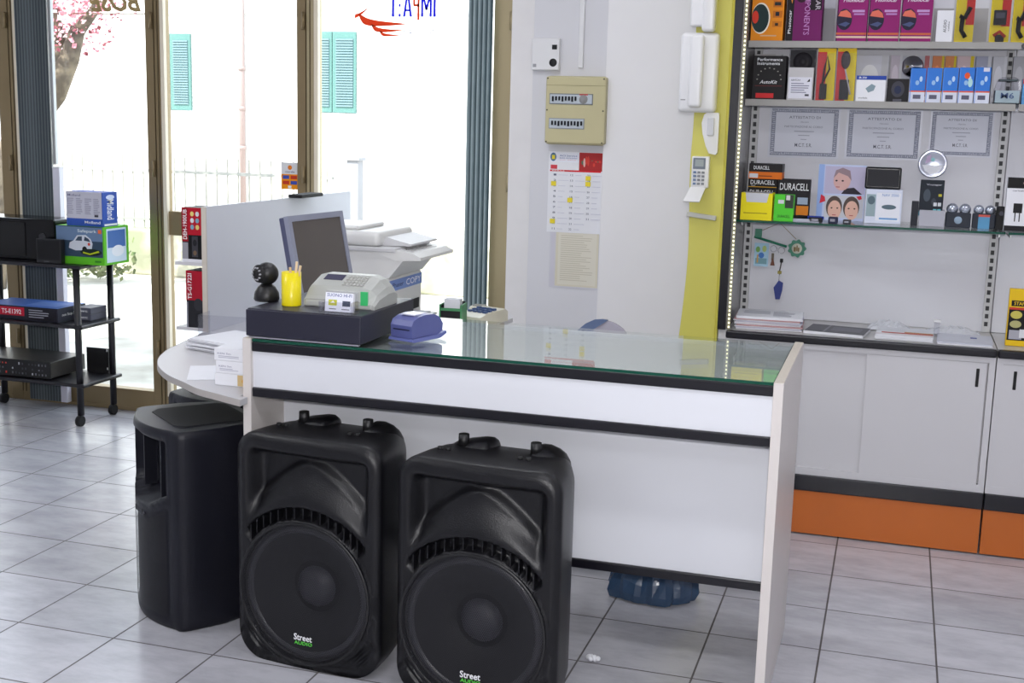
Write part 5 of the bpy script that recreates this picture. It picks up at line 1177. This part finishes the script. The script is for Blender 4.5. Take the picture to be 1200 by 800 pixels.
# hanging disc
dz = W(1093, 192, 1, 2.12)
t = thing('hanging_disc', 'shiny silver disc hanging before the right certificate', 'disc', (dz.x, 2.12, dz.z))
MB().lathe([(.0, .003), (.045, .003), (.050, .0045), (.054, .002), (.054, 0), (.0, 0)], M('disc_silver', (196, 200, 214), .15, .6, .1), '-y').build('disc', t)
prints([('p', 0, 1, 0, 1, (226, 228, 234), [(.08, .45), (.92, .45), (.8, .2), (.6, .08), (.4, .08), (.2, .2)]), ('o', .42, .58, .6, .76, (150, 206, 210)), ('p', 0, 1, 0, 1, (190, 170, 200), [(.2, .5), (.25, .8), (.4, .9), (.42, .6)])], -.045, -.045, .09, .09, -.0035).build('printed_face', t)
MB().cyl((0, -.001, .054), (0, -.001, W(1093, 126, 1, 2.12).z - dz.z), .0006, clearp, n=6).build('thread', t)
gbox('earphone_pack', 'black and teal carton on a grey base under the hanging disc', 'box', 1078, 1106, 211, 246, 2.0, .04, K((26, 34, 44)), [('r', 0, 1, 0, .12, (40, 130, 150)), ('t', .25, .9, .84, .9, (200, 200, 210), 'Voyager'), ('o', .15, .45, .4, .75, (70, 80, 90)), ('o', .5, .7, .3, .5, (60, 66, 76)), ('r', .6, .74, .28, .38, (210, 214, 220)), ('r', .78, .92, .28, .38, (210, 214, 220)), ('r', .6, .74, .1, .2, (100, 190, 200)), ('r', .78, .92, .1, .2, (100, 190, 200)), ('r', .78, .92, .55, .62, (190, 180, 60))], zb=ZGS + .038)
gbox('grey_base_box', 'plain grey box under the black and teal carton', 'box', 1077, 1107, 246.5, 262, 1.985, .08, K((176, 176, 186)))
bpy.data.objects['grey_base_box'].scale = (1, 1, 1)
gbox('dark_edge_box', 'narrow dark box left of the black and teal carton', 'box', 1068, 1076, 236, 260, 2.0, .05, K((40, 42, 50)))
for i, (a, b, l) in enumerate(((1109, 1139, 'left clear twin-dome lamp pack on the glass shelf'), (1141, 1168, 'right clear twin-dome lamp pack with a blue card on the glass shelf'))):
    xa = sx(a, 260, 230, 1.98); xb = sx(b, 260, 230, 1.98)
    t = thing('lamp_pack', l, 'lamp pack', ((xa + xb) / 2, 2.01, ZGS)); h = (xb - xa) / 2
    MB().box(-h, h, -.02, .025, 0, .055, K((46, 50, 60)), .004).build('base', t)
    for s in (-1, 1):
        bm = bmesh.new(); bmesh.ops.create_uvsphere(bm, u_segments=18, v_segments=12, radius=h * .48); bm.verts.index_update()
        MB().frombm(bm, M('lamp_chrome', (190, 196, 210), .15, .8, .2, 40), True, Matrix.Translation((s * h * .5, 0, .068))).build('reflector', t)
    if i: prints([('r', .25, .75, 0, .8, (90, 150, 190)), ('r', .25, .75, .8, .95, (200, 90, 80))], -h, 0, 2 * h, .055, -.02).build('printed_card', t)
    else: MB().lathe([(0, .006), (.01, .006), (.014, .002)], K((150, 170, 190)), '-y', (0, -.02, .028)).build('lens', t)
xb2 = sx(1173, 262, 236, 2.0)
tag(MB().box(xb2 - .016, xb2 + .012, 1.98, 2.02, ZGS, ZGS + .085, darkm, .004).cyl((xb2, 1.98, ZGS + .06), (xb2, 1.972, ZGS + .06), .008, K((70, 70, 80))).build('black_plug'), 'small black plug-like item at the right end of the glass shelf', 'accessory')
gbox('charger_pack', 'white and black plug charger pack at the right edge of the glass shelf', 'box', 1179, 1212, 208, 265, 1.95, .04, papr, [('r', 0, 1, .8, 1, (18, 18, 20)), ('r', 0, 1, 0, .1, (24, 24, 30)), ('r', .28, .6, .34, .52, (26, 26, 28)), ('r', .34, .38, .18, .36, (26, 26, 28)), ('r', .5, .54, .18, .36, (26, 26, 28)), ('r', .75, .9, .3, .5, (90, 30, 80)), ('t', .2, .8, .74, .77, (120, 120, 130), 'caricatore'), ('o', .55, .8, .86, .94, (150, 130, 120))])

# --- hanging key-shaped key holder
YH = 2.185
def kp(px, py): p = W(px, py, 1, YH); return (p.x, YH, p.z)
kh = thing('key_holder', 'green key-shaped key rack hanging by a string from the glass shelf', 'key rack', kp(912, 262)); K0 = Vector(kp(912, 262))
def kl(px, py, dy=0): return tuple(Vector(kp(px, py)) - K0 + Vector((0, dy, 0)))
grn = M('green_enamel', (28, 120, 92), .35, var=.1)
b = MB(); b.tube([kl(884, 277), kl(903, 283), kl(922, 289)], .005, grn); ctr = kl(934, 291)
b.box(kl(885, 273)[0], kl(893, 273)[0], -.005, .005, kl(889, 278)[2], kl(889, 268)[2], grn, .001); b.build('shaft', kh)
b = MB(); n = 40
b.prism([(ctr[0] + (.034 + .0035 * math.cos(9 * 2 * PI * k / n)) * math.cos(2 * PI * k / n), ctr[2] + (.034 + .0035 * math.cos(9 * 2 * PI * k / n)) * math.sin(2 * PI * k / n)) for k in range(n)], -.007, .005, grn, 'xz'); b.build('bow', kh)
b = MB(); b.lathe([(0, .0085), (.02, .0085), (.021, .006)], K((206, 206, 190)), '-y', ctr); b.box(ctr[0] - .012, ctr[0] - .004, -.0095, -.0085, ctr[2] - .012, ctr[2] + .006, K((130, 110, 70))); b.box(ctr[0] - .002, ctr[0] + .003, -.0095, -.0085, ctr[2] - .010, ctr[2] + .013, K((130, 110, 70))).box(ctr[0] + .004, ctr[0] + .010, -.0095, -.0085, ctr[2] - .012, ctr[2] + .004, K((130, 110, 70))); b.build('painted_centre', kh)
MB().tube([kl(893, 270), kl(914, 261), kl(933, 280)], .0014, K((150, 130, 100)), 6).build('string', kh)
def ring(mb, c, r, th, m_):
    mb.tube([(c[0] + r * math.cos(2 * PI * k / 20), c[1] + .002 * (k % 2), c[2] + r * math.sin(2 * PI * k / 20)) for k in range(21)], th, m_, 6)
b = MB(); p0 = Vector(kp(885, 284)); p1 = Vector(kp(900, 312)); b.box(p0.x, p1.x, YH - .012, YH - .010, p1.z, p0.z, K((170, 206, 226)))
prints([('r', .1, .9, .1, .35, (120, 160, 170)), ('o', .3, .7, .35, .6, (70, 120, 190)), ('o', .1, .4, .6, .85, (120, 170, 90)), ('o', .55, .85, .62, .9, (180, 200, 120)), ('r', .2, .3, .15, .5, (200, 160, 90))], p0.x, p1.z, p1.x - p0.x, p0.z - p1.z, YH - .012, mb=b); tag(b.build('key_tag'), 'small pale blue picture tag hanging on the green key rack', 'tag')
b = MB(); c = kp(907, 291); ring(b, (c[0], YH - .014, c[2]), .0125, .0012, chrome); q = kp(906, 303); b.box(q[0] - .006, q[0] + .004, YH - .016, YH - .013, q[2] - .006, q[2] + .024, K((110, 100, 84)), .001); b.prism([(q[0] - .009, q[2] - .026), (q[0] + .009, q[2] - .026), (q[0] + .002, q[2] + .002), (q[0] - .002, q[2] + .002)], YH - .017, YH - .013, K((110, 70, 56)), 'xz')
tag(b.build('key_bunch'), 'ring with small brown keys hanging on the middle of the green key rack', 'keys')
b = MB(); c = kp(916, 293); ring(b, (c[0], YH - .014, c[2]), .013, .0012, chrome); q = kp(916, 306); b.box(q[0] - .006, q[0] + .007, YH - .018, YH - .010, q[2] - .004, q[2] + .012, darkm, .002); q2 = kp(914, 318); b.box(q2[0] - .008, q2[0] + .008, YH - .018, YH - .010, q2[2] - .008, q2[2] + .004, K((150, 140, 70)), .001); b.cyl((q[0], YH - .014, q[2] - .004), (q2[0], YH - .014, q2[2] + .004), .0025, K((70, 66, 60)), n=8); q3 = kp(913, 328); b.cyl((q2[0], YH - .014, q2[2] - .008), (q3[0], YH - .014, q3[2]), .001, chrome, n=6)
f = [kp(913, 328), kp(918, 331), kp(917, 340), kp(914, 350), kp(909, 350), kp(908, 343), kp(907, 336)]
b.prism([(p[0], p[2]) for p in f], YH - .018, YH - .008, M('blue_rubber', (30, 50, 130), .5), 'xz'); tag(b.build('key_fob'), 'key with a long dark blue fob hanging on the green key rack', 'key')

# --- papers on the cabinet top
def wt(px, py): p = W(px, py, 2, ZW); return p.x, p.y
px_, py_ = 1.80, 1.96
greym = K((120, 120, 128))
sheetpile('paper_stack', 'thick uneven stack of papers at the left end of the cabinet top', 'papers', 1.795, 1.955, ZW, .25, .21, 11, .0045, .06, [papr, K((206, 206, 222)), papr, K((190, 150, 150)), papr], .008, 11, [('r', .1, .5, .4, .8, (206, 208, 216))] + lines(.55, .9, .2, .8, 6, (190, 192, 200)))
sheetpile('grey_magazine', 'dark grey magazine lying right of the thick paper stack', 'magazine', 2.055, 1.925, ZW, .22, .18, 2, .0055, -.12, papr, .003, 4, [('r', 0, 1, 0, 1, (92, 92, 98)), ('r', .3, .34, 0, 1, (130, 130, 136)), ('r', .4, .9, .3, .8, (110, 110, 118))])
sheetpile('white_catalogue', 'white catalogue with a red and brown spine picture in the middle of the cabinet top', 'catalogue', 2.30, 1.925, ZW, .205, .19, 4, .005, -.03, papr, .003, 6, [('r', 0, 1, .02, .2, (226, 222, 224)), ('r', .1, 1, .22, .34, (180, 60, 50)), ('r', .5, 1, .36, .46, (190, 140, 90)), ('r', .0, 1, .5, 1, (214, 216, 222))])
sheetpile('paper_brochures', 'flat pale brochures with a small blue mark at the right of the cabinet top', 'brochures', 2.515, 1.92, ZW, .19, .20, 2, .0055, -.03, [papr, K((206, 208, 220))], .004, 7, [('r', 0, 1, 0, 1, (206, 208, 218)), ('r', .6, .72, .55, .7, (50, 70, 150))])
# crumpled clear bags behind
def crumple(label, x, y, wd, dp_, h_, seed):
    r = random.Random(seed); mb = MB(); nx, ny = 14, 8; vs = []
    for j in range(ny + 1):
        for i in range(nx + 1):
            u, v = i / nx, j / ny; e = math.sin(PI * u) * math.sin(PI * v)
            vs.append((x + (u - .5) * wd, y + (v - .5) * dp_, ZW + .002 + h_ * e ** .6 * r.uniform(.55, 1.1)))
    mb.add(vs, [[j * (nx + 1) + i, j * (nx + 1) + i + 1, (j + 1) * (nx + 1) + i + 1, (j + 1) * (nx + 1) + i] for j in range(ny) for i in range(nx)], M('crinkled_film', (206, 208, 214), .2, var=.05, spec=.8), False)
    tag(mb.build('plastic_bag'), label, 'bag')
crumple('crinkled clear plastic bag behind the white catalogue', 2.24, 2.10, .16, .12, .035, 1)
crumple('crinkled clear plastic bag behind the pale brochures', 2.48, 2.10, .2, .12, .028, 2)
tag(MB().box(2.405, 2.425, 1.99, 2.01, ZW, ZW + .06, clearp, .002).box(2.402, 2.428, 1.987, 2.013, ZW + .055, ZW + .064, offw, .001).build('small_bottle'), 'small clear bottle between the catalogue and the brochures', 'bottle')
fr2 = shelfbox('tape_pack', 'black and yellow tool pack at the right edge of the cabinet top', 'blister pack', 1181, 1212, 337, 404, 1.90, .03, ZW, K((230, 190, 30)), [('r', .03, 1, .1, .68, (20, 20, 22)), ('r', .1, 1, .7, .8, (26, 26, 26)), ('t', .2, .95, .72, .78, (240, 200, 30), 'STANLEY'), ('o', .1, .55, .48, .62, (200, 190, 90)), ('o', .1, .55, .32, .45, (180, 176, 120)), ('r', .1, .6, .12, .28, (170, 170, 180)), ('r', .5, 1, .15, .3, (220, 222, 226)), ('r', .05, .6, .64, .68, (200, 60, 50))])
